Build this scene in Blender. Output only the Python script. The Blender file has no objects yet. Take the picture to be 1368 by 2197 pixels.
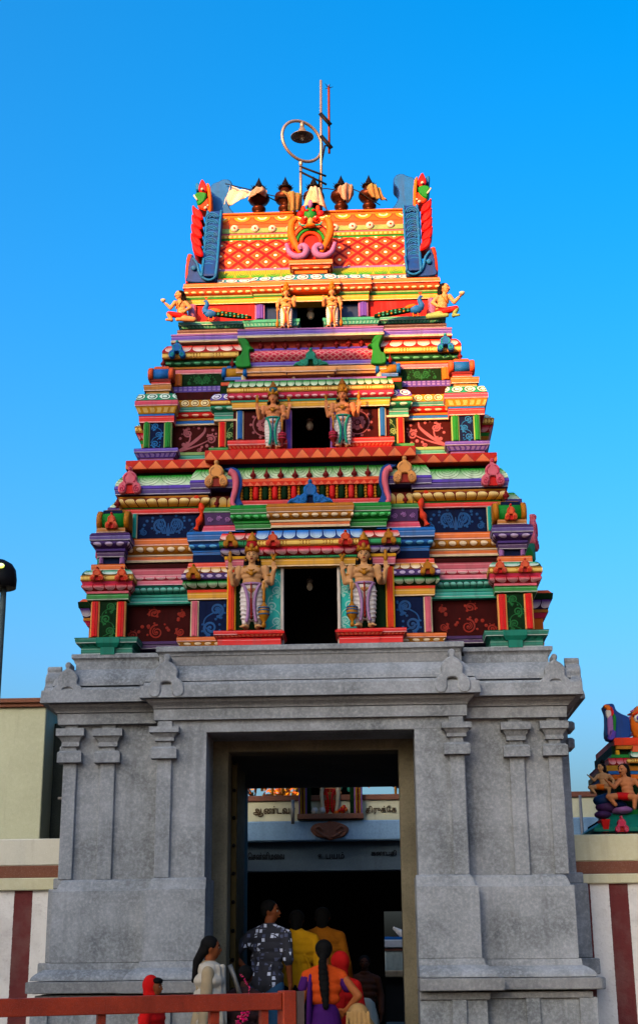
import bpy, bmesh, math, random
from mathutils import Vector, Matrix
R = math.radians
random.seed(7)
C = bpy.context.scene.collection
SC = bpy.context.scene

# ---------------------------------------------------------------- camera
FPX, PITCH, ROLL, YAW, EYE, DIST = 2950.0, R(17.9), R(-0.55), R(-2.2), 1.45, 14.0
CAMPOS = Vector((0.112, -DIST, EYE))
CAMROT = Matrix.Rotation(R(90) + PITCH, 3, 'X') @ Matrix.Rotation(ROLL, 3, 'Z')
cd = bpy.data.cameras.new('camera'); cam = bpy.data.objects.new('camera', cd); C.objects.link(cam)
cam.matrix_world = Matrix.Translation(CAMPOS) @ CAMROT.to_4x4()
cd.sensor_fit = 'VERTICAL'; cd.sensor_height = 36.0; cd.sensor_width = 36.0
cd.lens = 36.0 * FPX / 2197.0; cd.clip_end = 3000; cd.clip_start = .05
SC.camera = cam

# ---------------------------------------------------------------- light
SUN_AZ, SUN_EL = R(33), R(19)
SDIR = Vector((-math.sin(SUN_AZ)*math.cos(SUN_EL), -math.cos(SUN_AZ)*math.cos(SUN_EL), math.sin(SUN_EL)))
w = bpy.data.worlds.new('World'); SC.world = w; w.use_nodes = True
nt = w.node_tree; nt.nodes.clear()
sky = nt.nodes.new('ShaderNodeTexSky'); sky.sky_type = 'NISHITA'; sky.sun_disc = False
sky.sun_elevation = SUN_EL; sky.sun_rotation = math.atan2(SDIR.x, SDIR.y)
sky.air_density = 1.0; sky.dust_density = 9.0; sky.ozone_density = 4.0
hs = nt.nodes.new('ShaderNodeHueSaturation'); hs.inputs['Saturation'].default_value = 1.42
hs.inputs['Value'].default_value = 1.0; hs.inputs['Hue'].default_value = .494
bg = nt.nodes.new('ShaderNodeBackground'); bg.inputs['Strength'].default_value = 0.09
wo = nt.nodes.new('ShaderNodeOutputWorld')
nt.links.new(sky.outputs[0], hs.inputs['Color']); nt.links.new(hs.outputs[0], bg.inputs[0]); nt.links.new(bg.outputs[0], wo.inputs[0])
sl = bpy.data.lights.new('sun', 'SUN'); so = bpy.data.objects.new('sun', sl); C.objects.link(so)
sl.energy = 4.0; sl.angle = R(0.5); sl.color = (1.0, .38, .10)
so.rotation_euler = (-SDIR).to_track_quat('-Z', 'Y').to_euler()
SC.view_settings.view_transform = 'Standard'; SC.view_settings.look = 'None'
SC.view_settings.exposure = 2.45; SC.view_settings.gamma = 1.0

# ---------------------------------------------------------------- pixel <-> tower coordinates (measuring aid)
TW = Matrix.Rotation(YAW, 4, 'Z')
TWI = TW.inverted()
CL = TWI @ CAMPOS
def ray(px, py):
    return (TWI.to_3x3() @ (CAMROT @ Vector(((px - 684.0)/FPX, (1098.5 - py)/FPX, -1.0))))
def at(px, py, Y):
    d = ray(px, py); t = (Y - CL.y)/d.y
    p = CL + d*t
    return p.x, p.z
PX = 1/203.0

# ---------------------------------------------------------------- materials
def lin(h):
    h = h.lstrip('#'); v = [int(h[i:i+2], 16)/255 for i in (0, 2, 4)]
    return tuple(x/12.92 if x <= .04045 else ((x+.055)/1.055)**2.4 for x in v) + (1.0,)
class X:
    tree = None
    def __init__(s, sock): s.s = sock
    @staticmethod
    def op(o, *a, clamp=False):
        n = X.tree.nodes.new('ShaderNodeMath'); n.operation = o; n.use_clamp = clamp
        for i, v in enumerate(a):
            if isinstance(v, X): X.tree.links.new(v.s, n.inputs[i])
            else: n.inputs[i].default_value = v
        return X(n.outputs[0])
    def __add__(s, o): return X.op('ADD', s, o)
    def __radd__(s, o): return X.op('ADD', o, s)
    def __sub__(s, o): return X.op('SUBTRACT', s, o)
    def __rsub__(s, o): return X.op('SUBTRACT', o, s)
    def __mul__(s, o): return X.op('MULTIPLY', s, o)
    def __rmul__(s, o): return X.op('MULTIPLY', o, s)
    def __truediv__(s, o): return X.op('DIVIDE', s, o)
    def fr(s): return X.op('FRACT', s)
    def ab(s): return X.op('ABSOLUTE', s)
    def sq(s): return X.op('SQRT', s)
    def lt(s, o): return X.op('LESS_THAN', s, o)
    def gt(s, o): return X.op('GREATER_THAN', s, o)
    def mx(s, o): return X.op('MAXIMUM', s, o)
    def mn(s, o): return X.op('MINIMUM', s, o)
    def sin(s): return X.op('SINE', s)
    def cl(s): return X.op('ADD', s, 0.0, clamp=True)
def mixc(f, a, b):
    n = X.tree.nodes.new('ShaderNodeMix'); n.data_type = 'RGBA'
    if isinstance(f, X): X.tree.links.new(f.s, n.inputs[0])
    else: n.inputs[0].default_value = f
    for i, v in ((6, a), (7, b)):
        if isinstance(v, tuple): n.inputs[i].default_value = v
        else: X.tree.links.new(v, n.inputs[i])
    return n.outputs[2]
def noise(scale, detail=4, vec=None, rough=.55):
    n = X.tree.nodes.new('ShaderNodeTexNoise'); n.inputs['Scale'].default_value = scale
    n.inputs['Detail'].default_value = detail; n.inputs['Roughness'].default_value = rough
    if vec is not None: X.tree.links.new(vec, n.inputs['Vector'])
    return X(n.outputs['Fac'])
def ramp(f, lo, hi):
    return ((f - lo)*(1.0/(hi-lo))).cl()
MATS = {}; BASE = {}
def dark(c, k): return (c[0]*k, c[1]*k, c[2]*k, 1.0)
def light(c, k): return tuple(c[i] + (0.85 - c[i])*k for i in range(3)) + (1.0,)
def deep(c):
    m = sum(c[:3])/3
    return tuple(max(.003, (m+(x-m)*1.12)*.45) for x in c[:3]) + (1.0,)
def paint(key, base, pat=None, c2=None, c3=None, per=.08, rough=.46, metal=0.0, grime=.6, bump=.2, spec=.10):
    """Painted stucco; pat = painted ornament laid along the band's own UV (u in metres, v 0 top..1 bottom)."""
    if key in MATS: return MATS[key]
    if not pat: BASE[key] = base
    m = bpy.data.materials.new(key); m.use_nodes = True; t = m.node_tree; X.tree = t
    bs = t.nodes['Principled BSDF']; tc = t.nodes.new('ShaderNodeTexCoord')
    A = deep(lin(base)); B = dark(lin(c2), .58) if c2 else light(A, .6); D = deep(lin(c3)) if c3 else dark(A, .25)
    col = A; hgt = None
    if pat:
        sp = t.nodes.new('ShaderNodeSeparateXYZ'); t.links.new(tc.outputs['UV'], sp.inputs[0])
        u = X(sp.outputs[0]); v = X(sp.outputs[1])
        fx = (u*(1/per)).fr() - 0.5
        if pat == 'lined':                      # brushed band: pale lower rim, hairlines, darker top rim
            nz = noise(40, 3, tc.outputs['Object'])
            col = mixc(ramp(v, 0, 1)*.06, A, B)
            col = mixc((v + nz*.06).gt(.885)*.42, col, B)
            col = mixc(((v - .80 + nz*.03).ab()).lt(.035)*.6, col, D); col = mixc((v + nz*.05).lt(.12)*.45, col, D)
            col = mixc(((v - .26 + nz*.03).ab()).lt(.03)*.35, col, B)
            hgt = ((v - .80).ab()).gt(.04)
        elif pat in ('petal', 'arch'):            # round-ended petals, pale at the tip
            vv = v if pat == 'petal' else 1.0 - v
            y = (vv - .5).mx(0.0)
            d = ((fx*2.1)*(fx*2.1) + (y*2.2)*(y*2.2)).sq()
            ins = d.lt(.93)
            g = ramp(vv, .15, .8)
            core = mixc(g, A, B)
            ring = (d.gt(.62))*(d.lt(.72))*vv.gt(.25)
            core = mixc(ring*.35, core, D)
            col = mixc(ins, D, core)
            hgt = (1.0 - d).cl()
        elif pat == 'dots':
            y = (v - .5)
            d = ((fx*2.7)*(fx*2.7) + (y*3.0)*(y*3.0)).sq()
            col = mixc(ramp(d, .75, 1.0), B, A)
            col = mixc((d.gt(1.0))*(d.lt(1.2))*.6, col, D)
            hgt = 1.0 - ramp(d, .4, 1.0)
        elif pat == 'beads':                    # long bead, three round beads
            f4 = (u*(1/per)).fr()
            lng = (((f4 - .3).ab() - .2).mx(0.0)*7.0); y = (v-.5)*3.0
            d1 = (lng*lng + y*y).sq()
            g2 = (((f4 - .6)*7.5).fr() - .5)*2.2
            d2 = (g2*g2 + y*y).sq() + f4.lt(.6)*9.0
            d = d1.mn(d2)
            col = mixc(ramp(d, .7, 1.0), B, A)
            col = mixc((d.gt(1.0))*(d.lt(1.25))*.6, col, D)
            hgt = 1.0 - ramp(d, .4, 1.0)
        elif pat == 'zig':
            tri = v - (fx.ab()*2.0*.95 + .07)
            g = ramp(v, .1, 1.0)
            col = mixc(tri.gt(0.0), mixc(g*.25, A, D), mixc(g*.4, B, A))
            col = mixc(((tri.ab()).lt(.035))*.75, col, D)
            hgt = tri.gt(0.0)
        elif pat == 'flute':
            d = (fx*2.0).ab()
            col = mixc(d.lt(.62)*(v.gt(.2))*(v.lt(.85))*.55, A, B)
            hgt = d.lt(.62)
        elif pat == 'leaf':                     # drooping lobes with repeated outlines
            q = ((fx*2.0)*(fx*2.0) + ((v - .15)*1.15)*((v - .15)*1.15)).sq()
            rings = ((q*4.2).fr()).lt(.2)
            col = mixc(ramp(v, .1, .75), A, B)
            col = mixc(rings*.75, col, D)
            ins = q.lt(1.0)
            col = mixc(ins, mixc(ramp(v, .2, .95), A, B), col)
            hgt = 1.0 - rings
        elif pat == 'scallop':                  # hanging scallops of two colours
            q = ((fx*2.0)*(fx*2.0) + (v*1.1)*(v*1.1)).sq()
            a1 = q.lt(.95); a2 = q.lt(.8); a3 = q.lt(.45); a4 = q.lt(.3)
            col = mixc(a1, A, D); col = mixc(a2, col, B); col = mixc(a3, col, lin('#e6d8a0')); 
            alt = ((u*(.5/per)).fr()).gt(.5)
            t2 = mixc(alt, lin('#d8401c'), lin('#3d8a3a'))
            col = mixc(a4, col, t2)
            hgt = a1
        elif pat == 'lozenge':                  # roof of diamond tiles with a boss in each
            s1 = (u*(1/per) + v*2.5).fr() - .5; s2 = (u*(1/per) - v*2.5).fr() - .5
            e = (s1.ab()).mx(s2.ab())
            d = (s1*s1 + s2*s2).sq()
            col = mixc(ramp(e, .2, .42), lin('#cc3410'), A)
            col = mixc(((((s1+s2)*9.0).fr()).lt(.4))*(e.gt(.24))*(e.lt(.36))*.6, col, lin('#d08040'))
            col = mixc(e.gt(.455), col, D)
            col = mixc(d.lt(.17), col, lin('#5a4a12')); col = mixc(d.lt(.115), col, lin('#f4ecc0'))
            hgt = (1.0 - ramp(e, .3, .48)) 
        elif pat == 'scale':
            f1 = (u*(1/per)).fr() - .5; g1 = (v*3.0).fr() - .5
            d = (((f1*f1 + g1*g1).sq()) - .42).ab()
            f2 = (u*(1/per) + .5).fr() - .5; g2 = (v*3.0 + .5).fr() - .5
            d2 = (((f2*f2 + g2*g2).sq()) - .42).ab()
            col = mixc((d.mn(d2)).lt(.07)*.7, A, B)
            hgt = d.mn(d2)
        elif pat == 'curl':                     # rows of white curls
            q = (((fx+.08)*2.2)*((fx+.08)*2.2) + ((v-.45)*2.1)*((v-.45)*2.1)).sq()
            col = mixc(q.lt(1.0), A, B)
            col = mixc(((q - .55).ab()).lt(.13)*(fx.gt(-.3)), col, D)
            col = mixc(((q - 1.0).ab()).lt(.08), col, D)
            hgt = q.lt(1.0)
    n1 = noise(9, 5, tc.outputs['Object']); n2 = noise(70, 3, tc.outputs['Object'])
    mp = t.nodes.new('ShaderNodeMapping'); mp.inputs['Scale'].default_value = (14, 14, 1.6)
    t.links.new(tc.outputs['Object'], mp.inputs[0]); n3 = noise(1.0, 5, mp.outputs[0])
    if isinstance(col, tuple):
        col = mixc(ramp(n1, .35, .7)*.5, col, dark(A, .68))
    else:
        dd = t.nodes.new('ShaderNodeHueSaturation'); t.links.new(col, dd.inputs['Color']); dd.inputs['Value'].default_value = .75
        col = mixc(ramp(n1, .35, .7)*.5, col, dd.outputs[0])
    gd = t.nodes.new('ShaderNodeHueSaturation'); t.links.new(col, gd.inputs['Color']); gd.inputs['Value'].default_value = .4; gd.inputs['Saturation'].default_value = .8
    col = mixc(ramp(n3, .5, .76)*grime, col, gd.outputs[0])
    t.links.new(col, bs.inputs['Base Color'])
    bs.inputs['Metallic'].default_value = metal; bs.inputs['Specular IOR Level'].default_value = spec
    t.links.new((n1*.25 + rough).s, bs.inputs['Roughness'])
    b = t.nodes.new('ShaderNodeBump'); b.inputs['Strength'].default_value = bump if hgt is None else .45; b.inputs['Distance'].default_value = .004 if hgt is None else .012
    h = n1*.6 + n2*.25
    if hgt is not None: h = h*.3 + hgt
    t.links.new(h.s, b.inputs['Height']); t.links.new(b.outputs[0], bs.inputs['Normal'])
    MATS[key] = m
    return m
def stone(key, a, b, c, sc=1.0, streak=.35, bump=.35, rough=.8):
    if key in MATS: return MATS[key]
    m = bpy.data.materials.new(key); m.use_nodes = True; t = m.node_tree; X.tree = t
    bs = t.nodes['Principled BSDF']; tc = t.nodes.new('ShaderNodeTexCoord')
    big = noise(1.3*sc, 6, tc.outputs['Object'], .62); mid = noise(30*sc, 8, tc.outputs['Object'], .75); fine = noise(120*sc, 3, tc.outputs['Object'], .7)
    mp = t.nodes.new('ShaderNodeMapping'); mp.inputs['Scale'].default_value = (5, 5, .5)
    t.links.new(tc.outputs['Object'], mp.inputs[0]); st = noise(1.0, 6, mp.outputs[0], .65)
    col = mixc(ramp(big, .36, .64), lin(a), lin(b))
    col = mixc(ramp(mid, .46, .7)*.5, col, lin(c))
    col = mixc(ramp(fine, .58, .75)*.45, col, dark(lin(a), .45))
    col = mixc(ramp(fine, .42, .25)*.4, col, light(lin(c), .3))
    col = mixc(ramp(st, .55, .8)*streak, col, dark(lin(a), .4))
    t.links.new(col, bs.inputs['Base Color'])
    t.links.new((mid*.2 + (rough-.1)).s, bs.inputs['Roughness']); bs.inputs['Specular IOR Level'].default_value = .2
    bp = t.nodes.new('ShaderNodeBump'); bp.inputs['Strength'].default_value = bump; bp.inputs['Distance'].default_value = .01
    t.links.new((mid*.6 + fine*.5).s, bp.inputs['Height']); t.links.new(bp.outputs[0], bs.inputs['Normal'])
    MATS[key] = m
    return m

# ---------------------------------------------------------------- mesh builder
class MB:
    def __init__(s): s.v, s.f, s.uv, s.m, s.sm, s.mats = [], [], [], [], [], []
    def mi(s, mat):
        if mat not in s.mats: s.mats.append(mat)   # None is allowed for shapes that blob() fuses
        return s.mats.index(mat)
    def face(s, pts, mat, uvs=None, smooth=False):
        i = len(s.v); s.v += [tuple(p) for p in pts]; s.f.append(list(range(i, i+len(pts))))
        s.uv.append(uvs or [(p[0], p[2]) for p in pts]); s.m.append(s.mi(mat)); s.sm.append(smooth)
    def grid(s, rows, mat, closed=False, smooth=True, uvs=None, caps=False):
        base = len(s.v); n = len(rows[0])
        for r in rows: s.v += [tuple(p) for p in r]
        mi = s.mi(mat)
        for a in range(len(rows)-1):
            for b in range(n if closed else n-1):
                b2 = (b+1) % n
                s.f.append([base+a*n+b, base+a*n+b2, base+(a+1)*n+b2, base+(a+1)*n+b])
                if uvs: s.uv.append([uvs[a][b], uvs[a][b+1], uvs[a+1][b+1], uvs[a+1][b]])
                else: s.uv.append([(b/n, a), ((b+1)/n, a), ((b+1)/n, a+1), (b/n, a+1)])
                s.m.append(mi); s.sm.append(smooth)
        if caps:
            for k, rev in ((0, True), (len(rows)-1, False)):
                idx = [base+k*n+j for j in range(n)]
                if rev: idx.reverse()
                s.f.append(idx); s.uv.append([(0, 0)]*n); s.m.append(mi); s.sm.append(False)
    def box(s, x0, x1, y0, y1, z0, z1, mat, bev=0.0):
        if x0 > x1: x0, x1 = x1, x0
        if z0 > z1: z0, z1 = z1, z0
        b = min(bev, (x1-x0)*.3, (z1-z0)*.3, (y1-y0)*.3)
        if b <= 0:
            s.grid([[(x0, y0, z), (x1, y0, z), (x1, y1, z), (x0, y1, z)] for z in (z0, z1)], mat, True, False, caps=True,
                   uvs=[[(x0, v), (x1, v), (x1+y1-y0, v), (2*x1-x0+y1-y0, v), (2*x1-x0+2*(y1-y0), v)] for v in (1, 0)])
        else:
            def ring(i, z): return [(x0+i+b, y0+i, z), (x1-i-b, y0+i, z), (x1-i, y0+i+b, z), (x1-i, y1-i-b, z), (x1-i-b, y1-i, z), (x0+i+b, y1-i, z), (x0+i, y1-i-b, z), (x0+i, y0+i+b, z)]
            rows = [ring(b, z0), ring(0, z0+b), ring(0, z1-b), ring(b, z1)]
            L = [0, 0, 0, 0, 0, 0, 0, 0, 0]
            uv = [[(q[0], vv) for q in rr] + [(rr[0][0], vv)] for rr, vv in zip(rows, (1, .98, .02, 0))]
            s.grid(rows, mat, True, False, caps=True, uvs=uv)
    def band(s, x0, x1, y0, y1, prof, mat, eL=1, eR=1):
        """prof: [(z, outset, v)] top->bottom, mitred round left side, front, right side."""
        rows, uvs = [], []
        for z, o, v in prof:
            rows.append([(x0-o*eL, y1, z), (x0-o*eL, y0-o, z), (x1+o*eR, y0-o, z), (x1+o*eR, y1, z)])
            uvs.append([(x0-(y1-y0), v), (x0, v), (x1, v), (x1+(y1-y0), v), (x1+(y1-y0), v)])
        rows.reverse(); uvs.reverse()
        s.grid(rows, mat, True, False, caps=True, uvs=uvs)
    def lathe(s, prof, c, mat, seg=16, axis='z', smooth=True):
        rows = []
        for r, h in prof:
            ring = []
            for k in range(seg):
                a = 2*math.pi*k/seg
                if axis == 'z': ring.append((c[0]+r*math.cos(a), c[1]+r*math.sin(a), c[2]+h))
                elif axis == 'x': ring.append((c[0]+h, c[1]+r*math.cos(a), c[2]+r*math.sin(a)))
                else: ring.append((c[0]+r*math.cos(a), c[1]-h, c[2]+r*math.sin(a)))
            rows.append(ring)
        s.grid(rows, mat, True, smooth, caps=True)
    def tube(s, pts, r, mat, seg=8, closed=False, flat=1.0):
        pts = [Vector(p) for p in pts]; n = len(pts); rows = []; up = None
        for i, p in enumerate(pts):
            if closed: t = pts[(i+1) % n] - pts[i-1]
            else: t = pts[min(i+1, n-1)] - pts[max(i-1, 0)]
            t.normalize()
            if up is None:
                up = Vector((0, 0, 1)) if abs(t.z) < .9 else Vector((0, 1, 0))
            a = (up - t*up.dot(t)).normalized(); b = t.cross(a); up = a
            rr = r[i] if isinstance(r, (list, tuple)) else r
            rows.append([p + a*rr*math.cos(2*math.pi*k/seg) + b*rr*flat*math.sin(2*math.pi*k/seg) for k in range(seg)])
        if closed: rows.append(rows[0])
        s.grid(rows, mat, True, True, caps=not closed)
    def ell(s, c, r, mat, seg=14, rot=None):
        if not isinstance(r, (tuple, list)): r = (r, r, r)
        rows = []; n = max(6, seg*2//3)
        for i in range(n+1):
            th = math.pi*i/n - math.pi/2; th = max(-1.55, min(1.55, th)); ring = []
            for k in range(seg):
                a = 2*math.pi*k/seg
                q = Vector((r[0]*math.cos(th)*math.cos(a), r[1]*math.cos(th)*math.sin(a), r[2]*math.sin(th)))
                if rot: q = rot @ q
                ring.append(Vector(c) + q)
            rows.append(ring)
        s.grid(rows, mat, True, True, caps=True)
    def cap(s, p, r0, q, r1, mat, seg=12):
        """tapered capsule"""
        p, q = Vector(p), Vector(q); d = q - p; L = d.length; t = d/L if L > 1e-9 else Vector((0, 0, 1))
        a = t.orthogonal().normalized(); b = t.cross(a); rows = []
        for i in range(5):
            th = -math.pi/2*.97 + math.pi/2*.97*i/4
            rows.append((p + t*r0*math.sin(th), r0*math.cos(th)))
        for i in range(5):
            th = math.pi/2*.97*i/4
            rows.append((q + t*r1*math.sin(th), r1*math.cos(th)))
        s.grid([[c + a*r*math.cos(2*math.pi*k/seg) + b*r*math.sin(2*math.pi*k/seg) for k in range(seg)] for c, r in rows], mat, True, True, caps=True)
    def prism(s, out, y0, y1, mat, bev=.008, side=None):
        """outline [(x,z)] CCW seen from -y, extruded from y0 (front) to y1."""
        area = sum(out[i-1][0]*out[i][1] - out[i][0]*out[i-1][1] for i in range(len(out)))
        if area < 0: out = out[::-1]
        n = len(out); ins = []
        for i in range(n):
            a, b, c = Vector(out[i-1]), Vector(out[i]), Vector(out[(i+1) % n])
            d1 = (b-a); d2 = (c-b)
            nn = Vector((-d1.y, d1.x)).normalized() + Vector((-d2.y, d2.x)).normalized()
            if nn.length < 1e-6: nn = Vector((-d1.y, d1.x))
            nn.normalize(); ins.append(b + nn*bev)
        rows = [[(p[0], y1, p[1]) for p in out], [(p[0], y0+bev, p[1]) for p in out], [(p[0], y0, p[1]) for p in ins]]
        base = len(s.v); mi = s.mi(mat); ms = s.mi(side) if side else mi
        for r in rows: s.v += r
        for a in range(2):
            for b in range(n):
                b2 = (b+1) % n
                s.f.append([base+a*n+b, base+a*n+b2, base+(a+1)*n+b2, base+(a+1)*n+b]); s.uv.append([(0, 0)]*4); s.m.append(ms); s.sm.append(False)
        s.f.append([base+2*n+b for b in range(n)]); s.uv.append([tuple(p) for p in ins]); s.m.append(mi); s.sm.append(False)
        s.f.append([base+b for b in range(n)][::-1]); s.uv.append([(0, 0)]*n); s.m.append(ms); s.sm.append(False)
    def ribbon(s, pts, wd, y, mat, th=.003):
        """painted/raised stroke on a plane facing -y; pts [(x,z)], wd width or list"""
        n = len(pts); L, Rr = [], []
        for i in range(n):
            a = Vector(pts[max(i-1, 0)]); b = Vector(pts[min(i+1, n-1)]); d = b - a
            if d.length < 1e-9: d = Vector((1, 0))
            d.normalize(); nn = Vector((-d.y, d.x)); ww = (wd[i] if isinstance(wd, (list, tuple)) else wd)/2
            p = Vector(pts[i]); L.append(p + nn*ww); Rr.append(p - nn*ww)
        s.grid([[(l.x, y, l.y), ((l.x+r.x)/2, y-th, (l.y+r.y)/2), (r.x, y, r.y)] for l, r in zip(L, Rr)], mat, False, True)
    def disc(s, c, r, y, mat, th=.003, seg=10):
        s.grid([[(c[0]+rr*math.cos(2*math.pi*k/seg), yy, c[1]+rr*math.sin(2*math.pi*k/seg)) for k in range(seg)] for rr, yy in ((r, y), (r*.6, y-th*.8), (r*.02, y-th))], mat, True, True)
    def xform(s, M):
        o = MB(); o.v = [tuple(M @ Vector(p)) for p in s.v]; o.f = [list(q) for q in s.f]
        if M.to_3x3().determinant() < 0:
            o.f = [q[::-1] for q in o.f]; o.uv = [q[::-1] for q in s.uv]
        else: o.uv = s.uv
        o.m, o.sm, o.mats = s.m, s.sm, s.mats
        return o
    def mir(s): return s.xform(Matrix.Scale(-1, 4, (1, 0, 0)))
    def mesh(s, name):
        me = bpy.data.meshes.new(name); me.from_pydata(s.v, [], s.f)
        for mt in s.mats: me.materials.append(mt)
        ul = me.uv_layers.new(name='UVMap'); k = 0; flat = []
        for q in s.uv:
            for c in q: flat += [c[0], c[1]]
        if len(flat) == 2*len(me.loops): ul.data.foreach_set('uv', flat)
        me.polygons.foreach_set('material_index', s.m); me.polygons.foreach_set('use_smooth', s.sm)
        me.update(); 
        return me
    def build(s, name, parent=None):
        o = bpy.data.objects.new(name, s.mesh(name)); C.objects.link(o)
        if parent is not None: o.parent = parent
        return o
def fixn(o):
    bm = bmesh.new(); bm.from_mesh(o.data); bmesh.ops.recalc_face_normals(bm, faces=bm.faces); bm.to_mesh(o.data); bm.free()
def tag(o, label, cat, group=None, kind=None):
    o['label'] = label; o['category'] = cat
    if group: o['group'] = group
    if kind: o['kind'] = kind
    return o
def struct(o): o['kind'] = 'structure'; return o
def empty(name, loc=(0, 0, 0), rz=0.0):
    o = bpy.data.objects.new(name, None); C.objects.link(o); o.location = loc; o.rotation_euler = (0, 0, rz); o.empty_display_size = .1
    return o
def tloc(x, y, z):            # tower coordinates -> world
    return TW @ Vector((x, y, z))
def blob(mb, voxel, name, mat, parent, it=2, disp=None):
    """fuse overlapping closed shapes of a builder into one continuous skin"""
    for i in range(len(mb.m)): mb.m[i] = 0
    mb.mats = [mat]
    o = mb.build(name); fixn_off = None
    r = o.modifiers.new('r', 'REMESH'); r.mode = 'VOXEL'; r.voxel_size = voxel; r.use_smooth_shade = True
    sm = o.modifiers.new('s', 'SMOOTH'); sm.iterations = it; sm.factor = .5
    dg = bpy.context.evaluated_depsgraph_get(); me = bpy.data.meshes.new_from_object(o.evaluated_get(dg))
    o.modifiers.clear(); old = o.data; o.data = me; bpy.data.meshes.remove(old); me.name = name
    for p in me.polygons: p.use_smooth = True
    if parent is not None: o.parent = parent
    return o
def crom(pts, n=5, closed=False):
    out = []; m = len(pts)
    for i in range(m if closed else m-1):
        p = [pts[(i+k) % m] if closed else pts[max(0, min(m-1, i+k))] for k in (-1, 0, 1, 2)]
        for j in range(n):
            t = j/n
            out.append(tuple(.5*((2*p[1][a]) + (-p[0][a]+p[2][a])*t + (2*p[0][a]-5*p[1][a]+4*p[2][a]-p[3][a])*t*t + (-p[0][a]+3*p[1][a]-3*p[2][a]+p[3][a])*t**3) for a in range(len(pts[0]))))
    if not closed: out.append(tuple(pts[-1]))
    return out
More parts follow.
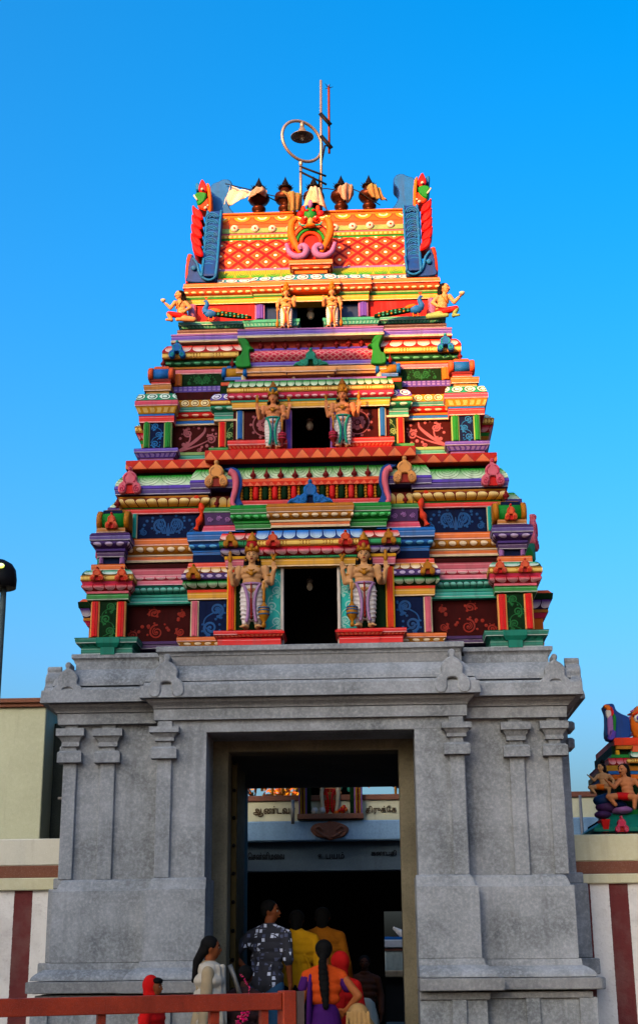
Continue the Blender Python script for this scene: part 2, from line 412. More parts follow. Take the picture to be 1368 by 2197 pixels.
# ================================================================ palette
def PAL():
    p = paint
    p('orange', '#f0500a'); p('orange_red', '#ee3410'); p('amber', '#f07c0c'); p('gold', '#c07c10'); p('mustard', '#b8860e'); p('yellow', '#f0b400')
    p('green', '#0c8a34'); p('dark_green', '#04301a', rough=.5, spec=.02); p('teal', '#0a8470'); p('aqua', '#2fb4a8'); p('sea', '#46a890'); p('turquoise', '#48cac2'); p('pale_turquoise', '#b4efe8')
    p('blue', '#0a72c0'); p('navy', '#052244', rough=.5, spec=.02); p('purple', '#5d4a94'); p('violet', '#6a52c0'); p('lilac', '#a878b4'); p('grape', '#523566')
    p('pink', '#e8788a'); p('rose', '#dc4a68'); p('red', '#d81e16'); p('maroon', '#400c0e', rough=.5, spec=.02); p('brick', '#98301a'); p('blush', '#a8606a'); p('deep_cyan', '#0c5590'); p('leaf_green', '#0a6a34'); p('oxblood', '#7a1418')
    p('peach', '#eea868'); p('cream', '#e6d3b0'); p('white', '#e4dcd2'); p('black', '#050506', grime=0, spec=.0); p('tan', '#d8a070')
    p('salmon', '#e86a48'); p('sage', '#8fb070'); p('slate', '#0c3c6c')
    p('teal_blue', '#0a78bc'); p('deep_blue', '#004c98')
    # ornament bands
    p('pink_petal', '#e0304c', 'petal', '#f0b6c0', '#a01228', .085); p('yellow_petal', '#e8a800', 'arch', '#f6e3a0', '#7a2e08', .095)
    p('green_petal', '#0c8a3c', 'petal', '#d8ecd0', '#064a20', .085); p('sea_petal', '#129a70', 'petal', '#dcefe2', '#064a34', .14)
    p('red_petal', '#ee3a20', 'petal', '#f6d8cc', '#8e180c', .13); p('blue_petal', '#0a80d8', 'petal', '#c4e0f0', '#053a78', .13)
    p('purple_petal', '#5d3f8c', 'petal', '#e4dcea', '#2a1640', .1); p('cream_petal', '#e8a420', 'petal', '#f4ecd4', '#8a4a08', .09)
    p('orange_petal', '#ee4818', 'petal', '#f6e8dc', '#b02408', .14); p('rose_petal', '#e43a58', 'petal', '#f2c4cc', '#9a1830', .11)
    p('teal_petal', '#0a8470', 'arch', '#7cc4b4', '#04483e', .055); p('blush_petal', '#e87888', 'petal', '#f4d6d8', '#d05868', .1)
    p('green_leaf', '#30a838', 'leaf', '#cfe6c4', '#0a5a1e', .24); p('lime_leaf', '#d0b850', 'leaf', '#10a020', '#0c4a0c', .19)
    p('sea_curl', '#2f9c78', 'curl', '#cfe6da', '#0c5a40', .11); p('violet_curl', '#6a5cc4', 'curl', '#e6e2ee', '#241a60', .1)
    p('sky_curl', '#2492b4', 'curl', '#d6e6e8', '#0a4a66', .15); p('gold_curl', '#e0a010', 'curl', '#f2dfa8', '#7a4a08', .1)
    p('gold_beads', '#b87c12', 'beads', '#e8c060', '#6a4206', .22); p('green_beads', '#075430', 'beads', '#2f9a60', '#042a18', .2)
    p('purple_dots', '#523a78', 'dots', '#c0aed4', '#22123c', .07); p('gold_dots', '#c07c10', 'dots', '#f0d8b4', '#6a3e06', .09)
    p('green_dots', '#0a5a34', 'dots', '#57ac7c', '#04281a', .1); p('blue_dots', '#0a62ac', 'dots', '#5fb0e4', '#053468', .085)
    p('lime_dots', '#0c8a34', 'dots', '#58c470', '#06502a', .085); p('sea_dots', '#1a8a66', 'dots', '#a4d2bc', '#0a4c38', .09); p('red_dots', '#e23a18', 'dots', '#f4b898', '#8e1a08', .1)
    p('rose_dots', '#d03c58', 'dots', '#eeb4bc', '#8a1c34', .09); p('amber_dots', '#ee6410', 'dots', '#f8d09a', '#b83a06', .085)
    p('violet_flute', '#5d4aa4', 'flute', '#a08ed0', None, .05); p('gold_flute', '#c08c14', 'flute', '#e8d080', None, .06); p('red_flute', '#da3410', 'flute', '#f08860', None, .045)
    p('aqua_flute', '#3aa492', 'flute', '#8ed0c0', None, .04); p('teal_flute', '#0a8470', 'flute', '#3aa890', None, .05)
    p('zigzag', '#dc3c08', 'zig', '#f08048', '#6a1802', .165, bump=.3); p('lozenge', '#d41408', 'lozenge', None, '#7a0806', .23)
    p('pink_scale', '#d83a58', 'scale', '#f2a4a8', None, .08); p('ridge_scallop', '#e86a14', 'scallop', '#e88a18', '#e05020', .26)
    p('chevron', '#ea4420', 'zig', '#f47a58', '#a82008', .075)
    stone('granite', '#4c5155', '#757a7f', '#9aa0a5', 1.0, .5)
    stone('granite_worn', '#54575a', '#686a6c', '#8c8e8e', 1.0, .35)
    stone('old_plaster', '#4c4839', '#625d4c', '#343027', 1.3, .5)
    stone('inner_stone', '#35332f', '#44423d', '#504e48', 1.0, .3)
PAL()
M = MATS
tower = empty('temple_tower', (0, 0, 0), YAW)
tag(tower, 'painted temple gateway tower of stepped colourful storeys above a grey stone gate', 'tower')

class Bay: pass
def bay(name, xl, xr, y0, y1, Y, Yb, mat):
    """core wall of a bay; xr None: centred on the tower axis, else mirrored pair"""
    B = Bay(); B.Y, B.Yb = Y, Yb
    ym = (y0+y1)/2; X0 = at(xl, ym, Y)[0]; xm = xl if xr is None else (xl+xr)/2
    X1 = -X0 if xr is None else at(xr, ym, Y)[0]
    mb = MB(); mb.box(X0+.012, X1-.012, Y+.012, Yb, at(xm, y1, Y)[1], at(xm, y0, Y)[1], M[mat])
    B.sides = [(mb.build(name, tower), -1)] if xr is None else [(mb.build(name, tower), -1), (mb.mir().build(name, tower), 1)]
    return B
def emit(B, name, mb):
    return [(mb if s < 0 else mb.mir()).build(name, o) for o, s in B.sides]
def both(B):
    b = Bay(); b.Y, b.Yb = B.Y, B.Yb; b.sides = [(B.sides[0][0], -1), (B.sides[0][0], 1)]; return b
def S(B, xl, xr, Y, bands, name='moulding', Yb=None, eL=1, eR=1):
    mb = MB(); ym = (bands[0][0]+bands[-1][1])/2
    X0 = at(xl, ym, Y)[0]; X1 = -X0 if xr is None else at(xr, ym, Y)[0]
    xm = xl if xr is None else (xl+xr)/2
    Yb = B.Yb if Yb is None else Yb
    for bd in bands:
        y0, y1, mat, o0, o1 = bd[:5]; kind = bd[5] if len(bd) > 5 else 'f'
        o0 *= PX; o1 *= PX
        z0 = at(xm, y0, Y-o0)[1]; z1 = at(xm, y1, Y-o1)[1]; h = z0-z1
        if h < .006: z0 = z1+.006; h = .006
        if kind == 'f':
            if h > .05 and abs(o0-o1) < .004:      # crisp arris with a hairline chamfer
                prof = [(z0, o0-.006, 0), (z0-.006, o0, .05), (z1+.006, o1, .95), (z1, o1-.006, 1)]
            else: prof = [(z0, o0, 0), (z1, o1, 1)]
        elif kind == 'r':
            n = 7; a = h*.42; prof = [(z0-h*i/n, o0+(o1-o0)*i/n+a*math.sin(math.pi*i/n), i/n) for i in range(n+1)]
        elif kind == 'd':
            n = 6; prof = [(z0-h*i/n, o0+(o1-o0)*math.sin(math.pi/2*i/n), i/n) for i in range(n+1)]
        elif kind == 'v':
            n = 6; prof = [(z0-h*i/n, o1+(o0-o1)*(1-i/n)**2, i/n) for i in range(n+1)]
        mt = M[mat]
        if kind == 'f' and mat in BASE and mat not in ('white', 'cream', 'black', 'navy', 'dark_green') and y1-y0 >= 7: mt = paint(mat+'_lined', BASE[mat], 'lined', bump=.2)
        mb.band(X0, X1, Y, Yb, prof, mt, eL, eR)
    return emit(B, name, mb)
def pil(B, xl, xr, y0, y1, Y, mat, edge=None, name='pilaster', out=.03):
    mb = MB(); ym = (y0+y1)/2; X0 = at(xl, ym, Y)[0]; X1 = at(xr, ym, Y)[0]; xm = (xl+xr)/2
    z0, z1 = at(xm, y0, Y)[1], at(xm, y1, Y)[1]; W = X1-X0
    mb.box(X0, X1, Y-out*.5, Y+.05, z1, z0, M[edge or mat], .006)
    mb.box(X0+W*.16, X1-W*.16, Y-out, Y-out*.3, z1+.003, z0-.003, M[mat], .006)
    mb.box(X0+W*.42, X0+W*.58, Y-out-.008, Y-out*.4, z1+.006, z0-.006, M[mat], .003)
    return emit(B, name, mb)
def spiral(cx, cz, r, turns=1.6, dirn=1, a0=0.0, n=26):
    pts = []
    for i in range(n+1):
        t = i/n; a = a0 + dirn*2*math.pi*turns*t; rr = r*(1-t*.86)
        pts.append((cx+rr*math.cos(a), cz+rr*math.sin(a)))
    return pts
def taper(w, n): return [w*(1-.65*i/(n-1)) for i in range(n)]
def swirl(mb, cx, cz, r, dirn, a0, y, mat, w):
    p = spiral(cx, cz, r, 1.5, dirn, a0); mb.ribbon(p, taper(w, len(p)), y, mat)
    p = spiral(cx, cz, r*.62, .8, dirn, a0+.5); mb.ribbon(p, taper(w*.6, len(p)), y, mat); mb.disc((cx, cz), r*.16, y, mat)
    for k in range(3):
        a = a0 + dirn*(.4+.8*k); mb.disc((cx+r*1.22*math.cos(a), cz+r*1.22*math.sin(a)), r*.16, y, mat)
def panel(B, xl, xr, y0, y1, Y, bgm, fg, style, seed=0):
    mb = MB(); ym = (y0+y1)/2; X0 = at(xl, ym, Y)[0]; X1 = at(xr, ym, Y)[0]; xm = (xl+xr)/2
    z0, z1 = at(xm, y0, Y)[1], at(xm, y1, Y)[1]; W = X1-X0; H = z0-z1; cx = (X0+X1)/2; cz = (z0+z1)/2
    mb.box(X0, X1, Y-.006, Y+.03, z1, z0, M[bgm]); y = Y-.0075; f = M[fg]; rd = random.Random(seed)
    if style == 'twin':
        for s in (-1, 1):
            swirl(mb, cx+s*H*.30, cz+H*.05, H*.30, s, -math.pi/2 if s > 0 else -math.pi/2, y, f, H*.09)
            for k in range(4):
                pp = [(cx+s*H*(.05+.05*k), cz-H*.32), (cx+s*H*(.1+.1*k), cz+H*.02*k), (cx+s*H*(.22+.09*k), cz+H*(.3-.05*k)), (cx+s*H*(.42+.05*k), cz+H*(.1-.1*k))]
                q = crom(pp, 5); mb.ribbon(q, taper(H*.05, len(q)), y, f)
            swirl(mb, cx+s*min(W*.40, H*.95), cz-H*.24, H*.15, -s, math.pi/2, y, f, H*.07)
            for dx, dz in ((.62, .34), (.84, .22), (.95, .05), (.3, .42)):
                if dx*H < W*.47: mb.disc((cx+s*dx*H, cz+dz*H), H*.06, y, f)
        mb.ribbon([(cx, cz-H*.4), (cx, cz-H*.1), (cx, cz+H*.12)], [H*.12, H*.09, H*.03], y, f)
    elif style == 'vine':
        n = max(2, round(H/W*1.3)); hh = H/n; st = []
        for k in range(n):
            s = 1 if (k+seed) % 2 else -1; c = (cx+s*W*.1, z1+hh*(k+.5)); r = min(W*.3, hh*.4)
            swirl(mb, c[0], c[1], r, s, -math.pi/2, y, f, W*.10)
            for q in range(3):
                a = rd.uniform(0, 6.28); mb.disc((c[0]+r*1.3*math.cos(a), c[1]+r*1.3*math.sin(a)), W*.045, y, f)
            st += [(cx-s*W*.25, z1+hh*(k+.1)), (cx+s*W*.28, z1+hh*(k+.55))]
        q = crom(st, 6); mb.ribbon(q, W*.045, y, f)
    elif style == 'sprays':                     # a big rose, two small ones, scattered buds
        for (fx, fz, r, s) in ((.5, .24, .2, 1), (.17, .16, .12, -1), (.84, .24, .12, 1), (.46, .74, .14, -1), (.86, .72, .08, 1)):
            swirl(mb, X0+W*fx, z1+H*fz, H*r, s, rd.uniform(0, 6), y, f, H*.05)
        for k in range(13):
            mb.disc((X0+W*rd.uniform(.2, .9), z1+H*rd.uniform(.25, .9)), H*rd.uniform(.025, .05), y, f)
    elif style == 'plume':                      # acanthus plume rising from a lower corner
        root = (X0+W*.12, z1+H*.05)
        def T(a, b): return (X0+W*a, z1+H*b)
        q = crom([root, T(.3, .2), T(.5, .45), T(.66, .72), T(.68, .95)], 6); mb.ribbon(q, [H*.02+H*.09*math.sin(math.pi*min(1, i/len(q)*1.05)) for i in range(len(q))], y, f)
        q = crom([root, T(.32, .28), T(.38, .55), T(.33, .78)], 6); mb.ribbon(q, taper(H*.08, len(q)), y, f)
        swirl(mb, X0+W*.34, z1+H*.70, H*.17, 1, math.pi*.4, y, f, H*.07)
        q = crom([root, T(.4, .18), T(.62, .32), T(.82, .5)], 6); mb.ribbon(q, taper(H*.08, len(q)), y, f)
        swirl(mb, X0+W*.8, z1+H*.46, H*.17, -1, math.pi*.8, y, f, H*.07)
        for (a, b, r) in ((.25, .3, .07), (.55, .88, .05), (.84, .8, .05), (.72, .24, .06), (.62, .2, .045), (.83, .16, .06), (.18, .52, .05), (.9, .66, .04), (.45, .93, .04)):
            mb.disc(T(a, b), H*r, y, f)
        for (a, b, r, s) in ((.34, .3, .09, 1), (.56, .1, .08, -1)): swirl(mb, *T(a, b), H*r, s, 1.0, y, f, H*.04)
    elif style == 'rosette':
        r = min(W, H)*.36
        for k in range(8):
            a = 2*math.pi*k/8; mb.disc((cx+r*.48*math.cos(a), cz+r*.48*math.sin(a)), r*.24, y, f, seg=8)
        mb.disc((cx, cz), r*.2, y-.001, f)
        ring = [(cx+r*math.cos(2*math.pi*k/28), cz+r*1.05*math.sin(2*math.pi*k/28)) for k in range(29)]; mb.ribbon(ring, r*.1, y, f)
        for k in range(10):
            a = 2*math.pi*k/10; mb.disc((cx+r*1.18*math.cos(a), cz+r*1.22*math.sin(a)), r*.13, y, f, seg=8)
    return emit(B, 'painted_panel', mb)
NASI = [(.0, 1.30), (.07, 1.27), (.10, 1.18), (.07, 1.08), (.16, 1.02), (.27, .92), (.33, .78), (.31, .62), (.36, .55), (.46, .46), (.52, .30), (.50, .12), (.38, .02), (.24, .04), (.16, .16), (.15, .34), (.13, .44), (.0, .47)]
def nasi_mesh(mb, cx, zb, wd, Y, mat, mat2=None, arch=None, th=.05, wings=False, scroll=None):
    """horseshoe gable ornament: bud, shoulders, two curled feet, arched notch"""
    pts = crom(NASI, 3); k = wd
    out = [(cx+x*k, zb+z*k) for x, z in pts] + [(cx-x*k, zb+z*k) for x, z in reversed(pts[1:-1])]
    sc = scroll or mat2 or mat
    mb.prism(out, Y-th, Y+.02, mat, k*.04)
    if arch: mb.box(cx-k*.2, cx+k*.2, Y-th*.35, Y+.01, zb+.01, zb+k*.5, arch)
    for s in (-1, 1):
        p = spiral(cx+s*k*.33, zb+k*.22, k*.15, 1.4, s, math.pi*.5); mb.tube([(a, Y-th-.002, b) for a, b in p], k*.03, sc, 5)
        q = crom([(cx+s*k*.10, zb+k*.95), (cx+s*k*.24, zb+k*.8), (cx+s*k*.24, zb+k*.6), (cx+s*k*.16, zb+k*.52)], 4); mb.tube([(a, Y-th-.002, b) for a, b in q], k*.025, sc, 5)
        if wings:
            o = crom([(.42, .45), (.6, .5), (.75, .36), (.95, .3), (1.12, .1), (.9, .12), (.7, .08), (.5, .04), (.36, .1)], 4)
            mb.prism([(cx+s*x*k, zb+z*k) for x, z in o], Y-th*.8, Y+.015, mat, k*.03)
            q = crom([(cx+s*k*.55, zb+k*.22), (cx+s*k*.62, zb+k*.36), (cx+s*k*.76, zb+k*.26), (cx+s*k*1.0, zb+k*.17)], 5); mb.tube([(a, Y-th*.8-.002, b) for a, b in q], k*.028, sc, 5)
    mb.ell((cx, Y-th, zb+k*1.18), (k*.075, .012, k*.085), sc, 8)
def nasi(B, xc, yt, yb, Y, mat, mat2=None, arch=None, wpx=None, th=.05, wings=False, name='gable_ornament', centre=False):
    X0, zb = at(xc, yb, Y-th); zt = at(xc, yt, Y-th)[1]
    if centre: X0 = 0.0
    k = (zt-zb)/1.3
    mb = MB(); nasi_mesh(mb, X0, zb, k, Y, M[mat], M[mat2] if mat2 else None, M[arch] if arch else None, th, wings)
    if wpx:
        sx = wpx*PX/(1.04*k); mb = mb.xform(Matrix.Translation((X0, 0, 0)) @ Matrix.Scale(sx, 4, (1, 0, 0)) @ Matrix.Translation((-X0, 0, 0)))
    return emit(B, name, mb)
def finial(B, xc, yt, yb, Y, mat='oxblood', xlist=None):
    out = []
    for x in ([xc] if xlist is None else xlist):
        X0, zb = at(x, yb, Y); zt = at(x, yt, Y)[1]; h = zt-zb
        mb = MB(); mb.lathe([(.12*h, 0), (.14*h, .06*h), (.10*h, .12*h), (.24*h, .22*h), (.27*h, .34*h), (.2*h, .46*h), (.1*h, .54*h), (.12*h, .6*h), (.07*h, .68*h), (.04*h, .85*h), (.004, h)], (X0, Y, zb), M[mat], 10)
        out += emit(B, 'finial', mb)
    return out

# ================================================================ stone gate
GY = 0.0
def stone_bay(): pass
TD = 3.9                                       # depth of the tower
wall = bay('stone_wall', 138, 345, 1420, 2420, .2, TD, 'granite')
S(wall, 138, 345, .2, [(1887, 1895, 'granite', 10, 16, 'v'), (1895, 1910, 'granite', 17, 22), (1910, 2066, 'granite', 28, 28), (2066, 2080, 'granite', 32, 34), (2080, 2104, 'granite', 36, 58, 'v'),
                        (2106, 2131, 'granite_worn', 64, 64), (2135, 2149, 'granite_worn', 48, 48), (2149, 2420, 'granite', 40, 40)], 'plinth', Yb=TD+.3)
for a, b in ((0, 1), (.42, .58)):
    pass
# plinth pilasters
for xl, xr in ((66, 104), (186, 216)): 
    mb = MB(); X0, X1 = at(xl, 2170, .0)[0], at(xr, 2170, .0)[0]; mb.box(X0, X1, -.03, .1, -.02, at(90, 2149, 0)[1], M['granite'], .006); emit(wall, 'pilaster', mb)
# wall cornices
S(wall, 147, 345, .2, [(1402, 1412, 'granite', -3, -3), (1412, 1421, 'granite', -5, -9, 'v'), (1421, 1436, 'granite_worn', -12, -12), (1436, 1470, 'granite', 4, 28, 'd'), (1474, 1479, 'granite', 34, 38), (1479, 1505, 'granite', 46, 48),
                        (1509, 1515, 'granite_worn', 34, 30), (1515, 1528, 'granite_worn', 30, 20, 'v'), (1530, 1553, 'granite', 17, 15)], 'cornice', Yb=TD+.1)
def stone_pil(B, xl, xr, Y, tops):
    """pilaster: shaft, block, bell capital, abacus"""
    y0, y1, y2, y3, y4, yb = tops; xm = (xl+xr)/2
    mb = MB(); X0, X1 = at(xl, 1650, Y)[0], at(xr, 1650, Y)[0]; z = lambda y: at(xm, y, Y)[1]; g = M['granite']
    mb.box(X0, X1, Y-.035, Y+.06, z(yb), z(y4), g, .008)
    o = .055
    mb.band(X0, X1, Y-.035, Y+.06, [(z(y3), o-.02, 0), (z(y3)-.02, o, .1), (z(y4), o, 1)], g)
    mb.box(X0+.01, X1-.01, Y-.03, Y+.06, z(y3), z(y2), g)
    mb.band(X0, X1, Y-.035, Y+.06, [(z(y1), .075, 0), (z(y1+(y2-y1)*.42), .075, .4)], g)
    mb.band(X0, X1, Y-.035, Y+.06, [(z(y1+(y2-y1)*.42), .055, .4), (z(y1+(y2-y1)*.75), .02, .8), (z(y2), .022, 1)], g)
    mb.box(X0+.005, X1-.005, Y-.03, Y+.06, z(y1), z(y0), g)
    emit(B, 'pilaster', mb)
stone_pil(wall, 137, 166, .2, (1552, 1566, 1603, 1613, 1638, 1888))
stone_pil(wall, 216, 248, .2, (1552, 1566, 1603, 1613, 1638, 1888))
pier = bay('stone_pier', 337, 440, 1420, 2420, 0.0, .62, 'granite')
S(pier, 337, 440, 0.0, [(1883, 1890, 'granite', 12, 16, 'v'), (1890, 1906, 'granite', 17, 21), (1906, 2062, 'granite', 28, 28), (2062, 2076, 'granite', 32, 34), (2076, 2102, 'granite', 36, 58, 'v'),
                         (2104, 2131, 'granite_worn', 66, 66), (2134, 2150, 'granite_worn', 40, 40), (2150, 2420, 'granite', 34, 34)], 'plinth', Yb=.6, eR=0)
mb = MB(); mb.box(at(337, 2170, -.17)[0], at(368, 2170, -.17)[0], -.215, 0, -.02, at(350, 2150, -.17)[1], M['granite'], .006); emit(pier, 'pilaster', mb)
stone_pil(pier, 337, 369, 0.0, (1548, 1562, 1591, 1604, 1629, 1884))
ent = bay('entablature', 337, None, 1398, 1572, 0.0, .64, 'granite')
S(ent, 342, None, 0.0, [(1387, 1399, 'granite', 8, 8), (1399, 1408, 'granite', 5, 0, 'v'), (1408, 1430, 'granite_worn', -2, -2), (1430, 1462, 'granite', 4, 26, 'd'), (1464, 1470, 'granite', 26, 29), (1470, 1496, 'granite', 35, 36),
                         (1500, 1507, 'granite_worn', 24, 20), (1507, 1520, 'granite_worn', 20, 10, 'v'), (1522, 1545, 'granite', 9, 8), (1547, 1573, 'granite', -2, -2)], 'cornice')
for B, xc, y0, y1, Yn in ((wall, 143, 1420, 1506, .055), (both(ent), 356, 1402, 1497, -.14)):
    X0, zb = at(xc, y1, Yn-.05); zt = at(xc, y0, Yn-.05)[1]; k = (zt-zb)/1.3
    mb = MB(); out = crom(NASI, 3); out = [(X0+x*k, zb+z*k) for x, z in out] + [(X0-x*k, zb+z*k) for x, z in reversed(out[1:-1])]
    mb.prism(out, Yn-.05, Yn+.12, M['granite'], .012); emit(B, 'gable_ornament', mb)
# side gables of the stone cornice, turned to the flanks
mb = MB(); Xs = at(134, 1460, .2)[0]; k = .3; out = crom(NASI, 3); out = [(x*k, z*k) for x, z in out] + [(-x*k, z*k) for x, z in reversed(out[1:-1])]
mb.prism(out, -.05, .1, M['granite'], .01)
zb = at(143, 1500, .2)[1]
for yy in (.42, 1.95):
    emit(wall, 'gable_ornament', mb.xform(Matrix.Translation((Xs-.16, yy, zb)) @ Matrix.Rotation(R(-90), 4, 'Z')))
# flank bay of the stone base: projecting piece with its own cornice
fl = MB(); fx0 = Xs-.16; z_ = lambda y: at(120, y, 1.4)[1]
fl.box(fx0, Xs+.3, 1.25, 2.75, 0, z_(1560), M['granite'])
for y0, y1, o in ((1887, 1910, .06), (1910, 2066, .1), (2066, 2100, .16), (2106, 2131, .2)):
    fl.box(fx0-o, Xs, 1.25-o, 2.75+o, z_(y1), z_(y0), M['granite'], .01)
fl.band(fx0, Xs, 1.25, 2.75, [(z_(1462), .1, 0), (z_(1480), .13, .3), (z_(1520), .19, .8), (z_(1528), .19, 1)], M['granite'], 1, 0)
fl.band(fx0, Xs, 1.25, 2.75, [(z_(1528), .12, 0), (z_(1560), .02, 1)], M['granite'], 1, 0)
fl.box(fx0-.07, fx0+.02, 1.22, 1.5, z_(1628), z_(1604), M['granite'], .02); fl.box(fx0-.08, fx0+.02, 1.2, 1.52, z_(1590), z_(1570), M['granite'], .02)
emit(wall, 'side_bay', fl)
# passage: inner door frame, walls, ceiling
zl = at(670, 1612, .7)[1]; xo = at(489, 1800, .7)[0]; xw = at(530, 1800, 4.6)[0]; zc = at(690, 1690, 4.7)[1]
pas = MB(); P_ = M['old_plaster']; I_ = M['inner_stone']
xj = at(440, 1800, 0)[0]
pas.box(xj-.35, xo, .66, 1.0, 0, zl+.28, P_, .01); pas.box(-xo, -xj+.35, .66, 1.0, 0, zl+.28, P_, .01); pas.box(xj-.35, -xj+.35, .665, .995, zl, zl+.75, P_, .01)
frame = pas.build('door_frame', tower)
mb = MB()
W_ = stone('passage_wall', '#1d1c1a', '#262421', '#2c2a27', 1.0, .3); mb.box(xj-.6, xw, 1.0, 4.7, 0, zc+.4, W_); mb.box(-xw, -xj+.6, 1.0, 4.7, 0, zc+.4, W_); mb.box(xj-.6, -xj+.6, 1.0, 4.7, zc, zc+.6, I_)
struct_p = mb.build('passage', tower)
# studded door leaf folded back on the left, seen edge on
leaf = MB(); paint('door_wood', '#4a3d16'); paint('bolt_iron', '#14110e', metal=.6)
leaf.box(xo+.0, xo+.06, 1.01, 1.95, .3, zl-.06, M['door_wood'], .006)
dl = leaf.build('door_leaf', tower)
st_ = MB()
for k in range(11):
    st_.ell((xo+.03, 1.005, .55+k*.29), (.022, .02, .022), M['bolt_iron'], 8)
st_.build('door_stud', dl)

# ================================================================ painted storeys: hidden core
core = MB()
def corebox(x, yA, yB, Y, Yb, mat='navy'):
    X0, zA = at(x, yA, Y); zB = at(x, yB, Y)[1]; core.box(X0, -X0, Y, Yb, zB, zA, M[mat]); return X0
dw1 = at(608, 1300, .36)[0]; z1b, z1t = at(608, 1386, .30)[1], at(608, 1217, .30)[1]
# storey one (with door recess)
Xc, zA = at(240, 1218, .66); zB = at(240, 1400, .66)[1]
for a, b in ((Xc, dw1-.02), (-dw1+.02, -Xc)): core.box(a, b, .66, 3.3, zB, zA, M['navy'])
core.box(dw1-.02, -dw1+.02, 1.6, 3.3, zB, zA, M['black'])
corebox(285, 1222, 1004, .78, 3.1)
# storey two
dw2 = at(626, 920, .8)[0]
Xc, zA = at(330, 862, 1.0); zB = at(330, 1000, 1.0)[1]
for a, b in ((Xc, dw2-.02), (-dw2+.02, -Xc)): core.box(a, b, 1.0, 2.95, zB, zA, M['navy'])
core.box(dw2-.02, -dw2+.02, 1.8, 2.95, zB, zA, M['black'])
corebox(372, 866, 726, 1.08, 2.9)
# storey three
dw3 = at(637, 680, 1.2)[0]
Xc, zA = at(410, 645, 1.28); zB = at(410, 716, 1.28)[1]
for a, b in ((Xc, dw3-.02), (-dw3+.02, -Xc)): core.box(a, b, 1.28, 2.75, zB, zA, M['maroon'])
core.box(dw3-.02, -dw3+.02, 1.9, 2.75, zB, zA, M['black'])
corebox(405, 650, 596, 1.3, 2.75)
core.build('core_wall', tower)

# ================================================================ storey one
B = bay('corner_pavilion', 196, 270, 1218, 1390, .35, 1.4, 'dark_green')
S(B, 196, 270, .35, [(1367, 1379, 'teal', 31, 28), (1379, 1388, 'teal_flute', 26, 16, 'v'), (1388, 1404, 'teal', 18, 18)], 'base_moulding')
mb = MB(); X0, X1 = at(214, 1380, .25)[0], at(252, 1380, .25)[0]
mb.band(X0, X1, .22, .5, [(at(230, 1366, .17)[1], .03, 0), (at(230, 1378, .17)[1], .03, .5), (at(230, 1388, .2)[1], 0, 1)], M['teal']); mb.box(X0+.02, X1-.02, .21, .5, at(230, 1404, .2)[1], at(230, 1388, .2)[1], M['teal']); emit(B, 'base_moulding', mb)
pil(B, 195, 214, 1291, 1368, .35, 'orange_red', 'peach'); pil(B, 250, 270, 1291, 1368, .35, 'orange_red', 'peach')
panel(B, 213, 251, 1290, 1368, .35, 'dark_green', 'leaf_green', 'vine', 1)
S(B, 196, 270, .35, [(1223, 1233, 'sea_petal', 10, 18, 'd'), (1233, 1246, 'gold_beads', 20, 20), (1247, 1253, 'rose', 18, 16), (1253, 1268, 'pink_petal', 16, 8, 'r'), (1268, 1273, 'pink', 8, 8), (1274, 1287, 'green', 8, 8)], 'cornice')
S(B, 205, 262, .38, [(1210, 1224, 'amber', 8, 8)], 'cornice')
nasi(B, 207, 1215, 1245, .24, 'salmon', 'red', 'red', 30); nasi(B, 260, 1215, 1245, .24, 'salmon', 'red', 'red', 30)
K = bay('corner_shrine', 217, 262, 1094, 1212, .46, 1.25, 'navy')
pil(K, 213, 222, 1196, 1211, .46, 'lilac'); pil(K, 257, 267, 1196, 1211, .46, 'lilac')
S(K, 217, 262, .46, [(1143, 1147, 'grape', 18, 22), (1147, 1159, 'purple', 22, 22), (1160, 1176, 'purple_dots', 18, 8, 'r'), (1177, 1182, 'purple', 10, 8), (1184, 1195, 'grape', 8, 6)], 'cornice')
S(K, 217, 262, .46, [(1132, 1142, 'gold', 8, 9)], 'cornice')
def barrel(B, xl, xr, yt, yb, Y, mat, endm, r_extra=1.0, endw=.06, depth=None):
    """waggon roof with ringed ends, axis along x"""
    ym = (yt+yb)/2; X0, X1 = at(xl, ym, Y)[0], at(xr, ym, Y)[0]; xm = (xl+xr)/2
    zt, zb = at(xm, yt, Y)[1], at(xm, yb, Y)[1]; h = zt-zb; mb = MB()
    def ringprof(k): return [(-.42*h*k, .0), (-.56*h*k, .22*h), (-.6*h*k, .45*h), (-.5*h*k, .72*h), (-.28*h*k, .92*h*(.5+.5*k)), (0, h*(.5+.5*k)), (.4*h*k, .9*h), (.6*h*k, .5*h), (.45*h*k, 0)]
    yc = Y+.45*h
    def loft(xs, k, mt): mb.grid([[(x, yc+a*kk, zb+b) for a, b in ringprof(kk)] for x, kk in zip(xs, k)], mt, True, True, caps=True)
    loft((X0+endw*.8, X1-endw*.8), (.94, .94), M[mat])
    for xa, xb in ((X0, X0+endw), (X1-endw, X1)):
        loft((xa, xa+.012, xb-.012, xb), (1.0, 1.1, 1.1, 1.0), M[endm])
    mb.box(X0+endw, X1-endw, yc-.03, yc+.03, zt-.02, zt+.025, M[endm], .01)
    return emit(B, 'barrel_roof', mb)
barrel(K, 208, 278, 1094, 1133, .44, 'green', 'gold')
nasi(K, 238, 1098, 1133, .40, 'salmon', 'red', 'red', 27)

